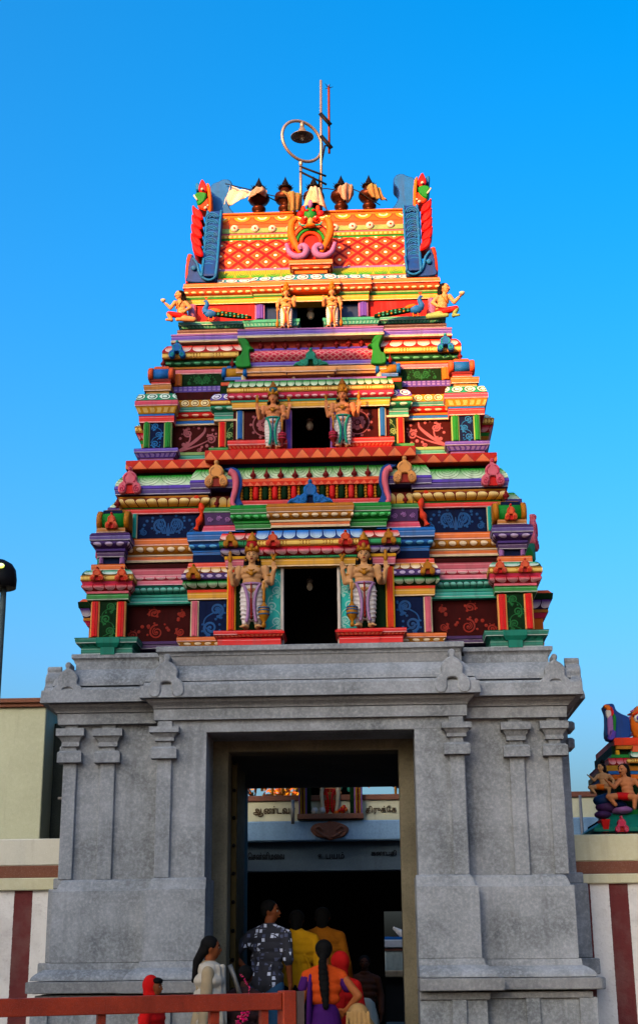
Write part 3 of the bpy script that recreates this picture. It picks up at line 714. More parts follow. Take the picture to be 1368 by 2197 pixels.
B = bay('recessed_bay', 262, 415, 1210, 1392, .55, 1.2, 'maroon')
panel(B, 262, 412, 1296, 1376, .55, 'maroon', 'brick', 'sprays', 3)
S(B, 262, 412, .55, [(1376, 1382, 'grape', 6, 6), (1382, 1392, 'grape', 3, 3)], 'base_moulding')
S(B, 272, 412, .55, [(1220, 1236, 'pink', 16, 10), (1236, 1245, 'blush_petal', 10, 10, 'r'), (1245, 1255, 'pink', 8, 14), (1257, 1260, 'teal', 22, 20), (1260, 1275, 'teal_petal', 20, 14, 'r'), (1276, 1281, 'sea', 15, 15), (1282, 1292, 'aqua', 17, 15), (1292, 1296, 'sea', 18, 18)], 'cornice')
U = bay('recessed_bay', 285, 430, 1000, 1224, .68, 1.3, 'dark_green')
S(U, 285, 420, .68, [(1155, 1170, 'amber', 8, 10), (1171, 1189, 'gold_dots', 14, 12, 'r'), (1190, 1193, 'cream', 14, 14), (1193, 1202, 'amber', 12, 11), (1202, 1206, 'cream', 13, 13)], 'cornice')
panel(U, 295, 428, 1103, 1155, .68, 'navy', 'deep_cyan', 'twin', 2)
pil(U, 284, 295, 1103, 1156, .66, 'aqua', 'cream')
S(U, 275, 430, .68, [(1041, 1047, 'violet', 27, 28), (1047, 1060, 'purple', 27, 25), (1064, 1068, 'gold', 20, 20), (1068, 1087, 'yellow_petal', 20, 12, 'r'), (1087, 1091, 'green', 8, 8), (1091, 1102, 'orange_red', 9, 9)], 'cornice')
S(U, 275, 430, .68, [(1020, 1041, 'green_leaf', 10, 25, 'd')], 'cornice')
nasi(U, 277, 1000, 1058, .52, 'pink', 'rose', 'red', 52)
mb = MB(); q = crom([(418, 1066), (430, 1080), (433, 1100), (427, 1120), (420, 1138)], 5); mb.tube([(at(a, b, .6)[0], .6, at(a, b, .6)[1]) for a, b in q], [.03+.012*math.sin(i) for i in range(len(q))], M['orange'], 8); emit(U, 'scroll_bracket', mb)
finial(U, 252, 1064, 1090, .55)

B = bay('middle_pavilion', 409, 492, 1190, 1390, .42, 1.3, 'navy')
S(B, 392, 466, .42, [(1366, 1376, 'amber', 12, 12), (1376, 1386, 'gold_dots', 10, 6)], 'base_moulding')
pil(B, 409, 427, 1290, 1367, .42, 'pink', 'cream'); panel(B, 427, 490, 1290, 1367, .42, 'navy', 'deep_cyan', 'vine', 2)
S(B, 409, 500, .42, [(1217, 1229, 'cream_petal', 6, 14, 'd'), (1229, 1242, 'purple_dots', 18, 18), (1242, 1247, 'dark_green', 15, 14), (1247, 1263, 'green_petal', 14, 6, 'r'), (1265, 1271, 'orange', 6, 6), (1271, 1286, 'yellow', 6, 5)], 'cornice')
S(B, 409, 500, .45, [(1207, 1217, 'orange', 4, 6)], 'cornice')
nasi(B, 414, 1209, 1241, .30, 'gold', 'mustard', 'brick', 32)
K = bay('middle_shrine', 426, 510, 985, 1212, .68, 1.2, 'maroon')
pil(K, 422, 431, 1193, 1208, .54, 'lilac')
S(K, 426, 505, .54, [(1140, 1145, 'blue', 22, 24), (1145, 1160, 'blue', 24, 22), (1162, 1166, 'slate', 18, 17), (1166, 1180, 'blue_dots', 16, 10, 'r'), (1181, 1184, 'blue', 12, 12), (1184, 1192, 'blue', 10, 10)], 'cornice')
S(K, 440, 505, .6, [(1088, 1099, 'green', 4, 4), (1100, 1126, 'grape', 2, 0, 'v'), (1127, 1140, 'rose', 2, 6)], 'cornice')
mb = MB()
for k in range(3):
    c = at(450+k*19, 1113, .585); swirl(mb, c[0], c[1], .03, 1 if k % 2 else -1, 0, .588, M['lilac'], .012)
emit(K, 'painted_scroll', mb)
S(K, 438, 505, .66, [(1065, 1088, 'yellow_petal', 2, 0)], 'frieze'); finial(K, 465, 1066, 1088, .58)
S(K, 428, 492, .62, [(1029, 1034, 'violet', 18, 20), (1034, 1047, 'purple', 20, 18)], 'hood', Yb=.9); S(K, 428, 492, .62, [(1007, 1029, 'green_leaf', 6, 17, 'd')], 'hood', Yb=.9)
nasi(K, 463, 986, 1043, .5, 'peach', 'tan', 'brick', 52)
# central bay, storey one
Cn = bay('central_bay', 487, None, 1140, 1216, .30, 1.0, 'black'); Cb = both(Cn)
mb = MB(); X0 = at(487, 1300, .36)[0]; z = lambda y: at(540, y, .36)[1]
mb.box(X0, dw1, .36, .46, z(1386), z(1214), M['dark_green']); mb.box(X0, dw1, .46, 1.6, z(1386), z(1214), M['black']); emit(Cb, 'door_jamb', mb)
pil(Cb, 487, 506, 1222, 1354, .34, 'orange', 'yellow'); 
panel(Cb, 568, 608, 1219, 1352, .35, 'turquoise', 'pale_turquoise', 'vine', 1)
mb = MB(); X1, za = at(606, 1218, .33); mb.box(X1-.02, X1+.012, .31, .4, z(1386), za, M['white'], .004); emit(Cb, 'door_jamb', mb)
S(Cb, 458, 606, .10, [(1352, 1361, 'orange_red', 0, 0), (1361, 1367, 'red_flute', -2, -6), (1368, 1388, 'orange_red', -8, -8)], 'statue_base', Yb=.5)
S(Cb, 512, 606, .10, [(1354, 1359, 'orange_red', 4, 4), (1359, 1366, 'red_flute', 3, -2), (1368, 1388, 'orange_red', -4, -4)], 'statue_base', Yb=.5)
S(Cn, 487, None, .30, [(1145, 1159, 'red_petal', 10, 15, 'd'), (1159, 1174, 'green_beads', 16, 16), (1174, 1178, 'grape', 12, 11), (1178, 1193, 'purple_petal', 11, 5, 'r'), (1194, 1200, 'yellow', 5, 5), (1201, 1217, 'pink', 4, 2)], 'cornice', Yb=.36)
S(Cn, 560, None, .25, [(1139, 1158, 'blue_petal', 9, 14, 'd'), (1158, 1172, 'gold_beads', 15, 15), (1173, 1177, 'red', 12, 11), (1177, 1192, 'rose_petal', 11, 5, 'r'), (1193, 1199, 'green_beads', 3, 3), (1200, 1216, 'yellow', 2, 0)], 'cornice', Yb=.36)
nasi(Cb, 494, 1140, 1172, .20, 'gold', 'mustard', 'brick', 32); nasi(Cb, 585, 1139, 1171, .14, 'salmon', 'red', 'red', 32)
Ct = bay('central_shrine', 520, None, 985, 1142, .74, 1.2, 'navy'); Cd = both(Ct)
S(Ct, 510, None, .50, [(1084, 1090, 'green', 14, 17), (1090, 1102, 'green', 17, 15), (1103, 1118, 'lime_dots', 12, 6, 'r'), (1119, 1123, 'green', 8, 8), (1124, 1136, 'green', 6, 5)], 'cornice')
S(Ct, 588, None, .44, [(1081, 1086, 'gold', 14, 17), (1086, 1099, 'gold', 17, 15), (1100, 1115, 'gold_dots', 12, 7, 'r'), (1116, 1120, 'cream', 9, 9), (1121, 1128, 'amber', 7, 6), (1128, 1132, 'cream', 7, 7)], 'cornice')
S(Ct, 522, None, .56, [(1136, 1142, 'maroon', 2, 2)], 'frieze')
S(Ct, 518, None, .55, [(1028, 1034, 'salmon', 6, 9), (1034, 1043, 'chevron', 10, 8), (1074, 1084, 'red', 5, 6)], 'parapet')
X0 = at(513, 1058, .55)[0]; za, zb = at(520, 1043, .55)[1], at(520, 1074, .55)[1]
mb = MB(); mb.box(X0, -X0, .57, .8, zb, za, M['maroon']); n = 30; wd = -2*X0/n
for k in range(n):
    xx = X0 + wd*(k+.5); q = k % 4; mt = M[('gold', 'dark_green', 'gold', 'red')[q]]; rr = wd*(.34 if q % 2 == 0 else .62)
    if q % 2 == 0:
        for j in range(5): mb.ell((xx, .55, zb+(za-zb)*(j+.5)/5), (rr, rr, (za-zb)*.11), mt, 8)
    else: mb.lathe([(rr*.75, 0), (rr, (za-zb)*.2), (rr*1.05, (za-zb)*.5), (rr, (za-zb)*.8), (rr*.75, za-zb)], (xx, .555, zb), mt, 10)
emit(Ct, 'balustrade', mb)
S(Ct, 512, None, .62, [(1004, 1029, 'green_leaf', 2, 12, 'd')], 'cornice')
nasi(Ct, 662, 1027, 1081, .44, 'blue', 'teal_blue', 'navy', None, .05, True, centre=True)
Fb = Cd
finial(Cd, 0, 1003, 1028, .53, xlist=[543, 572, 602, 633]); finial(Ct, 0, 1003, 1028, .53, xlist=[663.5])
mb = MB(); pts = [(492, 1012), (502, 1018), (506, 1036), (503, 1058), (498, 1078), (503, 1086)]
q = crom(pts, 5); mb.tube([(at(a, b, .46)[0], .46, at(a, b, .46)[1]) for a, b in q], [.045*(1-.5*i/len(q)) for i in range(len(q))], M['pink'], 8)
q = crom([(500, 1004), (514, 1012), (520, 1040), (514, 1066), (522, 1084)], 5)
lf = [at(a, b, .52) for a, b in q]; rt = [at(a-20, b+4, .52) for a, b in q]; mb.prism(lf+rt[::-1], .49, .62, M['deep_blue'], .006)
emit(Cd, 'scroll_bracket', mb)

# ledge between storey one and two
L1 = bay('zigzag_ledge', 285, 450, 988, 1006, .62, 1.4, 'zigzag')
S(L1, 281, 450, .60, [(986, 1005, 'zigzag', 10, 10)], 'ledge'); S(L1, 281, 455, .72, [(1006, 1024, 'navy', 6, 2)], 'ledge')
L2 = bay('zigzag_ledge', 450, None, 968, 987, .50, 1.4, 'zigzag')
S(L2, 450, None, .50, [(966, 987, 'zigzag', 10, 10)], 'ledge'); S(L2, 460, None, .62, [(987, 1006, 'navy', 3, 3)], 'ledge')

# ================================================================ storey two
B = bay('corner_pavilion', 306, 369, 838, 990, .78, 1.6, 'navy')
S(B, 300, 372, .78, [(961, 970, 'violet', 12, 12), (970, 982, 'violet_flute', 10, 3), (982, 988, 'lilac', 0, 0)], 'base_moulding')
pil(B, 308, 322, 906, 962, .78, 'green', 'sage'); pil(B, 352, 369, 906, 962, .78, 'green', 'sage'); panel(B, 322, 352, 906, 962, .78, 'navy', 'teal_blue', 'vine', 2)
S(B, 306, 369, .78, [(845, 858, 'sea_curl', 8, 14, 'd'), (858, 870, 'rose', 16, 16), (871, 887, 'gold_flute', 14, 8), (888, 892, 'blue', 7, 7), (892, 906, 'orange_red', 7, 6)], 'cornice')
S(B, 318, 360, .8, [(825, 838, 'gold', 10, 8), (838, 845, 'mustard', 4, 4)], 'cornice')
K = bay('corner_shrine', 325, 366, 800, 830, .84, 1.5, 'red')
S(K, 325, 366, .84, [(811, 825, 'red', 0, 0), (813, 818, 'oxblood', 2, 2)], 'frieze')
barrel(K, 318, 373, 787, 812, .82, 'blue', 'salmon')
B = bay('recessed_bay', 366, 478, 840, 990, .93, 1.5, 'maroon')
S(B, 374, 480, .93, [(970, 976, 'sage', 4, 4), (976, 986, 'sea', 3, 3)], 'base_moulding')
panel(B, 368, 474, 912, 972, .93, 'maroon', 'blush', 'plume', 2)
S(B, 378, 470, .93, [(858, 873, 'gold_curl', 8, 8), (873, 881, 'teal', 8, 8), (881, 883, 'sea', 9, 9), (884, 887, 'red', 8, 7), (887, 897, 'red_dots', 7, 5, 'r'), (898, 902, 'gold', 6, 6), (903, 909, 'blue', 8, 8), (909, 912, 'cream', 9, 9)], 'cornice')
U = bay('recessed_bay', 366, 500, 718, 850, 1.02, 1.6, 'navy')
S(U, 372, 475, 1.02, [(829, 833, 'violet_flute', 8, 8), (833, 839, 'violet_flute', 8, 8), (839, 847, 'violet', 9, 8), (848, 853, 'navy', 5, 5), (853, 858, 'slate', 3, 3)], 'cornice')
panel(U, 389, 479, 803, 829, 1.02, 'dark_green', 'leaf_green', 'twin', 4); pil(U, 373, 391, 803, 830, 1.0, 'amber', 'gold')
S(U, 365, 498, 1.02, [(755, 768, 'gold_beads', 17, 17), (772, 775, 'dark_green', 10, 10), (775, 786, 'green_dots', 10, 5, 'r'), (787, 791, 'gold', 4, 4), (792, 802, 'pink', 3, 3)], 'cornice')
S(U, 365, 505, 1.02, [(741, 755, 'orange_petal', 6, 17, 'd')], 'cornice')
nasi(U, 379, 729, 766, .9, 'blue', 'aqua', None, 40)
finial(U, 350, 768, 787, .9); finial(U, 498, 768, 787, .9)
B = bay('middle_pavilion', 469, 515, 815, 990, .82, 1.5, 'dark_green')
pil(B, 469, 485, 906, 961, .82, 'orange_red', 'peach'); panel(B, 485, 508, 904, 962, .82, 'dark_green', 'sage', 'vine', 3)
S(B, 452, 486, .80, [(960, 968, 'green', 4, 4)], 'base_moulding')
S(B, 464, 515, .82, [(845, 858, 'violet_curl', 4, 13, 'd'), (858, 868, 'gold_beads', 14, 14), (870, 883, 'sea_dots', 11, 5, 'r'), (884, 892, 'teal', 4, 4), (893, 899, 'sea', 4, 4), (899, 903, 'cream', 5, 5)], 'cornice')
S(B, 480, 515, .86, [(820, 826, 'salmon', 6, 6), (826, 834, 'red', 6, 4), (835, 845, 'salmon', -3, -3)], 'cornice')
K = bay('middle_shrine', 486, 520, 800, 822, .92, 1.4, 'blue')
S(K, 484, 520, .92, [(807, 819, 'blue', 2, 2)], 'frieze'); barrel(K, 476, 530, 786, 808, .9, 'mustard', 'blue', endw=.05)
# central bay, storey two
Cn = bay('central_bay', 505, None, 820, 880, .74, 1.3, 'black'); Cb = both(Cn)
mb = MB(); X0 = at(500, 920, .8)[0]; z = lambda y: at(560, y, .8)[1]
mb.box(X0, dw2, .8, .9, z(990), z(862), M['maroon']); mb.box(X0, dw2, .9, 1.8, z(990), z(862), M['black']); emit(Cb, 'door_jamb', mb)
pil(Cb, 507, 523, 879, 944, .79, 'blue', 'cream'); pil(Cb, 612, 626, 879, 966, .79, 'violet', 'lilac'); panel(Cb, 524, 612, 879, 944, .79, 'maroon', 'blush', 'rosette')
S(Cb, 492, 612, .66, [(943, 954, 'orange_red', 4, 4), (954, 963, 'red_flute', 3, -3), (963, 967, 'red', -3, -3)], 'statue_base', Yb=1.0)
S(Cn, 500, None, .74, [(819, 832, 'green_petal', 7, 11, 'd'), (832, 843, 'gold_beads', 13, 13), (844, 848, 'rose', 11, 10), (848, 859, 'rose_dots', 10, 5, 'r'), (859, 863, 'sea', 4, 4), (864, 878, 'yellow', 3, 1)], 'cornice', Yb=.80)
S(Cn, 512, None, .8, [(815, 820, 'lilac', 8, 8)], 'cornice')
Ct = bay('central_shrine', 522, None, 722, 824, .94, 1.5, 'brick'); Cd = both(Ct)
for a, b in ((516, 528), (626, 634)): pil(Cd, a, b, 806, 820, .93, 'cream', 'peach')
S(Ct, 516, None, .93, [(789, 800, 'peach', 10, 10), (801, 807, 'peach', 6, 5)], 'cornice'); S(Ct, 622, None, .88, [(786, 798, 'peach', 10, 10), (799, 804, 'peach', 6, 5)], 'cornice')
S(Ct, 536, None, .95, [(749, 753, 'violet', 4, 4), (753, 777, 'pink_scale', 2, 2, 'r'), (777, 787, 'violet', 4, 4)], 'parapet')
S(Ct, 520, None, 1.02, [(734, 750, 'orange_petal', 4, 12, 'd'), (722, 734, 'dark_green', 0, 0)], 'cornice')
finial(Cd, 0, 727, 749, .93, xlist=[559, 586, 612]); finial(Ct, 0, 727, 749, .93, xlist=[664, 688, 640])
nasi(Ct, 662, 745, 785, .88, 'teal', 'sea', 'dark_green', None, .05, True, centre=True)
mb = MB(); q = crom([(511, 727), (518, 726), (527, 728), (533, 735), (538, 746), (545, 750), (536, 752), (535, 764), (537, 778), (536, 788), (508, 788), (508, 768), (516, 763), (520, 750), (516, 738)], 4, True)
mb.prism([at(a, b, .86) for a, b in q], .83, .97, M['green'], .01); emit(Cd, 'scroll_bracket', mb)

# ledge between storeys two and three
L1 = bay('purple_ledge', 376, 515, 717, 734, .98, 1.7, 'violet')
S(L1, 374, 515, .98, [(716, 719, 'lilac', 7, 7), (719, 730, 'violet', 6, 6), (730, 733, 'cream', 7, 7)], 'ledge'); S(L1, 376, 515, 1.06, [(734, 742, 'dark_green', 0, 0), (706, 716, 'maroon', -4, -4)], 'ledge')
L2 = bay('purple_ledge', 516, None, 708, 726, .86, 1.7, 'violet')
S(L2, 516, None, .86, [(707, 710, 'lilac', 7, 7), (710, 721, 'violet', 6, 6), (721, 725, 'cream', 7, 7)], 'ledge')

# ================================================================ storey three
B = bay('side_bay', 416, 560, 630, 716, 1.2, 2.0, 'red')
S(B, 394, 540, 1.2, [(689, 696, 'sea', 12, 12), (696, 704, 'aqua_flute', 10, 4), (704, 716, 'maroon', 2, 2)], 'ledge')
pil(B, 547, 568, 654, 686, 1.16, 'violet', 'lilac'); pil(B, 404, 420, 654, 690, 1.18, 'lilac', 'pink')
S(B, 404, 556, 1.2, [(607, 616, 'amber', 10, 12), (617, 623, 'orange', 8, 8), (623, 633, 'amber_dots', 8, 4, 'r'), (634, 637, 'sage', 4, 4), (637, 641, 'green', 3, 3), (642, 652, 'yellow', 4, 3)], 'cornice'); S(B, 410, 556, 1.24, [(600, 608, 'sky_curl', 0, 9, 'd')], 'cornice')
Cn = bay('central_bay', 548, None, 600, 652, 1.12, 1.9, 'black'); Cb = both(Cn)
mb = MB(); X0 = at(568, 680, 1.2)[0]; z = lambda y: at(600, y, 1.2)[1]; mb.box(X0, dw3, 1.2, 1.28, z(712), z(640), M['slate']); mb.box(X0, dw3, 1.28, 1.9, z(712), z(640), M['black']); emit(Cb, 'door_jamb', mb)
S(Cb, 528, 636, 1.08, [(685, 691, 'sea', 8, 8), (691, 700, 'aqua_flute', 7, 3), (700, 712, 'maroon', 2, 2)], 'ledge', Yb=1.5)
S(Cn, 548, None, 1.12, [(603, 615, 'amber', 10, 12), (615, 620, 'orange', 9, 9), (620, 630, 'amber_dots', 9, 4, 'r'), (631, 634, 'sage', 5, 5), (634, 637, 'green', 4, 4), (638, 650, 'yellow', 4, 3)], 'cornice', Yb=1.2); S(Cn, 546, None, 1.16, [(595, 604, 'sky_curl', 0, 10, 'd')], 'cornice')
S(Cn, 612, None, 1.04, [(601, 612, 'amber', 8, 10), (612, 617, 'orange', 6, 6), (617, 628, 'amber_dots', 6, 2, 'r'), (636, 648, 'yellow', 2, 2)], 'cornice', Yb=1.2); S(Cn, 616, None, 1.08, [(590, 602, 'sky_curl', 0, 10, 'd')], 'cornice')

# ================================================================ waggon roof
def roofband(mb, yA, yB, YA, YB, mat, bul=.02, xl=463, xr=None):
    (xA, zA), (xB, zB) = (at(470, yA, YA)[0], at(664, yA, YA)[1]), (at(464, yB, YB)[0], at(664, yB, YB)[1]); n = 6; rows, uvs = [], []; XH = 1.01
    for i in range(n+1):
        t = i/n; y = YB+(YA-YB)*t - bul*math.sin(math.pi*t); z = zB+(zA-zB)*t; hx = -(xB+(xA-xB)*t)*1.0
        rows.append([(-hx, y, z), (hx, y, z)]); uvs.append([(-hx, 1-t), (hx, 1-t), (hx, 1-t)])
    mb.grid(rows, mat, False, True, uvs=uvs)
Rf = MB()
RP = [(455, 463, 1.80, 1.80, 'amber', 0), (463, 477, 1.72, 1.70, 'ridge_scallop', .01), (477, 486, 1.71, 1.67, 'salmon', .005), (486, 496, 1.66, 1.63, 'sage', .012), (496, 500, 1.645, 1.63, 'pink', 0), (500, 507, 1.62, 1.60, 'gold_flute', .004), (507, 512, 1.61, 1.60, 'green', 0)]
hb = -at(467, 520, 1.5)[0]
for y0, y1, Ya, Yb_, mt, bu in RP: roofband(Rf, y0, y1, Ya, Yb_, M[mt], bu)
roofband(Rf, 512, 574, 1.60, 1.38, M['lozenge'], .05); roofband(Rf, 573, 577, 1.36, 1.35, M['lilac'], 0); roofband(Rf, 577, 598, 1.34, 1.28, M['lime_leaf'], .02)
zr, zb_ = at(664, 456, 1.80)[1], at(664, 600, 1.26)[1]
Rf.box(-hb+.02, hb-.02, 1.83, 2.0, zb_, zr, M['brick']); Rf.box(-hb+.02, hb-.02, 1.45, 2.3, zb_, at(464, 560, 1.42)[1], M['brick'])
Rf.box(-hb-.02, hb+.02, 1.78, 2.06, zr-.012, zr+.015, M['amber'], .006)
# back slope (mirror image of the front)
bk = MB()
roofband(bk, 455, 512, 1.80, 1.60, M['amber'], .01); roofband(bk, 512, 598, 1.60, 1.28, M['lozenge'], .06)
MID = 1.92
Rf2 = bk.xform(Matrix.Translation((0, 2*MID, 0)) @ Matrix.Scale(-1, 4, (0, 1, 0)))
roof = Rf.build('waggon_roof', tower); Rf2.build('back_slope', roof)
S_ = Bay(); S_.Yb = 2.3; S_.Y = 1.25; S_.sides = [(roof, -1)]
S(S_, 462, None, 1.26, [(598, 606, 'orange', 3, 4)], 'roof_edge')
for xx in (503, 547, 584, 622):
    c = at(xx, 490, 1.62)
    for s in (-1, 1):
        mb = MB(); mb.lathe([(.05, -.01), (.05, .004), (.02, .012), (.001, .014)], (s*c[0], 1.625, c[1]), M['white'], 12, 'y'); mb.ell((s*c[0], 1.612, c[1]), .014, M['red'], 8); mb.build('roof_rosette', roof)
# end gables: thick blue horseshoe plates facing the flanks
def gable():
    g = []
    T, D_, Bl = M['teal_blue'], M['deep_blue'], M['slate']
    mb = MB()
    # plate edge with ornamental face, leaning with the roof
    fr = crom([(1.22, 600), (1.16, 590), (1.30, 560), (1.42, 520), (1.52, 480), (1.60, 464), (1.64, 456)], 4)
    xe0, xe1 = at(466, 540, 1.4)[0]+.03, at(436, 540, 1.4)[0]
    rows = []
    for Yq, yp in fr:
        z_q = at(450, yp, Yq)[1]; rows.append([(xe1, Yq, z_q), (xe1+.02, Yq-.03, z_q), (xe0-.03, Yq-.03, z_q), (xe0, Yq, z_q), (xe0, 1.95, z_q), (xe1, 1.95, z_q)])
    mb.grid(rows, D_, True, False, caps=True)
    o = emit(G, 'gable_end', mb)
    # raised edging and nested arches on the front face
    mb = MB()
    for side in (xe0-.01, xe1+.025):
        mb.tube([(side, Yq-.03, at(450, yp, Yq)[1]) for Yq, yp in fr[2:]], .018, T, 6)
    for k in range(9):
        yp = 468+k*13.5; 
        Yq = 1.56-(yp-468)/115*.30
        c = ((xe0+xe1)/2-.01, Yq-.04, at(450, yp, Yq)[1])
        for rr in (.085, .06, .034):
            mb.tube([(c[0]+rr*math.cos(a), c[1]+.0, c[2]-.025+rr*1.0*math.sin(a)*.9) for a in [math.pi*j/8 for j in range(9)]], .0115, M['blue'] if rr != .06 else T, 5)
    emit(G, 'gable_relief', mb)
    # rear curl rising above the ridge
    mb = MB(); q = crom([(470, 396), (480, 391), (492, 392), (499, 400), (499, 412), (491, 422), (489, 436), (494, 452), (503, 468), (462, 470), (452, 450), (449, 420), (456, 402)], 4, True)
    mb.prism([at(a, b, 1.92) for a, b in q], 1.84, 2.1, M['blue'], .012, D_); emit(G, 'gable_crest', mb)
    # foot scroll with orange rim
    mb = MB(); q = crom([(412, 549), (418, 560), (424, 572), (430, 586), (440, 596), (452, 600), (462, 598), (462, 608), (404, 608), (403, 590), (405, 570)], 4, True)
    mb.prism([at(a, b, 1.2) for a, b in q], 1.16, 1.5, D_, .012, Bl)
    q = crom([(414, 553), (423, 565), (427, 582), (434, 594), (447, 600), (460, 595), (464, 580), (466, 560)], 5); mb.tube([(at(a, b, 1.13)[0], 1.14, at(a, b, 1.13)[1]) for a, b in q], .017, T, 6)
    q = crom([(409, 548), (406, 560), (404, 575), (403, 592), (404, 608)], 5); mb.tube([(at(a, b, 1.2)[0], 1.2, at(a, b, 1.2)[1]) for a, b in q], [.035]*6+[.03]*(len(q)-6), M['orange'], 8)
    mb.ell((at(416, 575, 1.14)[0], 1.14, at(416, 575, 1.14)[1]), (.035, .02, .035), T, 10)
    emit(G, 'gable_foot', mb)
    # five red flame leaves
    for k in range(5):
        yc = 462+k*20.5; mb = MB(); xc = 424-(k*.9 if k < 4 else -1)
        q = crom([(xc-9, yc-16), (xc-2, yc-10), (xc+8, yc-3), (xc+13, yc+9), (xc+11, yc+15), (xc+2, yc+13), (xc-7, yc+5), (xc-10, yc-6)], 4, True)
        mb.prism([at(a, b, 1.5-k*.04) for a, b in q], 1.42-k*.05, 1.62-k*.04, M['red'], .02); emit(G, 'flame_leaf', mb)
    # lion mask: red crest, green jaw, orange collar
    mb = MB()
    def pl(pts, Y0, Y1, mt): mb.prism([at(a, b, Y0) for a, b in crom(pts, 4, True)], Y0, Y1, mt, .015)
    pl([(433, 384), (439, 390), (444, 402), (440, 413), (430, 412), (426, 404), (428, 394)], 1.62, 1.85, M['red'])
    pl([(420, 392), (427, 393), (429, 404), (423, 408), (419, 402)], 1.7, 1.85, M['teal_blue'])
    pl([(418, 416), (428, 411), (442, 414), (440, 428), (430, 438), (424, 438), (422, 428)], 1.6, 1.85, M['green'])
    pl([(425, 438), (436, 432), (446, 424), (449, 440), (447, 452), (428, 446)], 1.62, 1.82, M['orange'])
    pl([(443, 394), (450, 398), (453, 425), (452, 456), (446, 456), (447, 430)], 1.6, 1.9, M['amber'])
    for a, b, r in ((441, 446, .022), (434, 406, .02), (446, 441, .015)): mb.ell((at(a, b, 1.6)[0], 1.6, at(a, b, 1.6)[1]), r, M['white'], 8)
    mb.tube([(at(a, b, 1.6)[0], 1.6, at(a, b, 1.6)[1]) for a, b in ((416, 419), (421, 426), (424, 430))], .012, M['white'], 5)
    emit(G, 'lion_mask', mb)
G = Bay(); G.sides = [(roof, -1), (roof, 1)]; G.Yb = 2; G.Y = 1.2
gable()
# front dormer: pedestal, horseshoe arch, lilac scrolls, green mask
Dm = bay('roof_dormer', 640, None, 560, 604, 1.2, 1.6, 'orange'); Dd = both(Dm)
S(Dm, 640, None, 1.18, [(557, 567, 'amber', 22, 22), (568, 573, 'orange', 17, 17), (573, 580, 'amber_dots', 16, 10, 'r'), (581, 587, 'amber', 8, 8), (587, 600, 'orange', 2, 2)], 'cornice')
mb = MB(); Yd = 1.14
q = crom([(0, 0), (.24, 0), (.27, .12), (.26, .28), (.22, .4), (.13, .5), (0, .54)], 4)
c0 = at(664, 558, Yd)[1]
mb.prism([(x, c0+z) for x, z in q]+[(-x, c0+z) for x, z in q[::-1][1:-1]], Yd, Yd+.3, M['red'], .02)
for rr, mt, th in ((.215, 'salmon', .028), (.165, 'green', .022), (.12, 'orange', .024)):
    mb.tube([(rr*math.sin(a)*1.0, Yd-.015, c0+.24+rr*math.cos(a)*1.05) for a in [(-2.0+4.0*i/20)*(.75 if mt == 'green' else 1) for i in range(21)]], th, M[mt], 8)
emit(Dm, 'arch', mb)
mb = MB(); q = crom([(-.11, .08), (-.17, .22), (-.21, .36), (-.2, .5), (-.15, .56)], 6)
mb.tube([(x*1.15, Yd-.03, c0+z) for x, z in q], [.025+.022*math.sin(math.pi*i/len(q))+.004*(i % 2) for i in range(len(q))], M['amber'], 8); emit(Dd, 'arch_horn', mb)
mb = MB(); q = crom([(-.30, .2), (-.26, .08), (-.18, .02), (-.09, .03), (-.05, .1), (-.08, .16), (-.13, .15), (-.12, .11)], 6)
mb.tube([(x, Yd-.06, c0+z) for x, z in q], [.012+.034*math.sin(math.pi*(.1+.8*i/len(q))) for i in range(len(q))], M['lilac'], 8); emit(Dd, 'leaf_scroll', mb)
mb = MB(); zt = c0+.55
mb.ell((0, Yd-.02, zt+.06), (.085, .06, .11), M['green'], 12); mb.ell((0, Yd-.05, zt+.2), (.03, .03, .06), M['lilac'], 8); mb.ell((0, Yd-.09, zt-.08), (.04, .05, .06), M['peach'], 10); mb.ell((0, Yd-.09, zt-.12), (.065, .04, .03), M['amber'], 10)
for s in (-1, 1):
    mb.ell((s*.075, Yd-.07, zt-.03), (.05, .035, .05), M['orange'], 10); mb.ell((s*.07, Yd-.1, zt-.03), (.028, .02, .03), M['red'], 8); mb.ell((s*.062, Yd-.118, zt-.022), .012, M['white'], 6)
    mb.tube([(s*(.08+.06*math.cos(a)), Yd-.08, zt-.07+.045*math.sin(a)) for a in [math.pi+math.pi*i/8 for i in range(9)]], .011, M['aqua'], 6)
    mb.ell((s*.12, Yd-.02, zt+.08), (.05, .03, .045), M['red'], 8); mb.ell((s*.09, Yd, zt+.15), (.03, .03, .06), M['orange'], 8); mb.ell((s*.04, Yd-.07, zt+.1), (.025, .02, .015), M['red'], 8)
emit(Dm, 'lion_mask', mb)

# ================================================================ flank bays (turned to the sides)
def flank(x, Y0, Y1, bands, out, wallm):
    fb = Bay(); mb = MB(); ys = [b[0] for b in bands]+[bands[-1][1]]; X0 = at(x, ys[0], Y0)[0]
    z = lambda y: at(x, y, Y0)[1]
    mb.box(X0-out, X0+.3, Y0, Y1, z(ys[-1]), z(ys[0]), M[wallm]); fb.sides = [(mb.build('side_bay', tower), -1), (mb.mir().build('side_bay', tower), 1)]
    m2 = MB()
    for y0, y1, mt, o0, o1 in bands:
        if mt: m2.band(X0-out, X0+.2, Y0, Y1, [(z(y0), o0*PX, 0), (z(y1), o1*PX, 1)], M[mt], 1, 0)
    emit(fb, 'moulding', m2)
flank(205, 1.3, 2.4, [(1288, 1296, 'salmon', 14, 22), (1296, 1308, 'dark_green', 24, 22), (1309, 1327, 'purple_petal', 20, 12), (1328, 1334, 'gold', 12, 12), (1334, 1344, 'rose', 10, 4), (1344, 1400, None, 0, 0)], .06, 'amber')
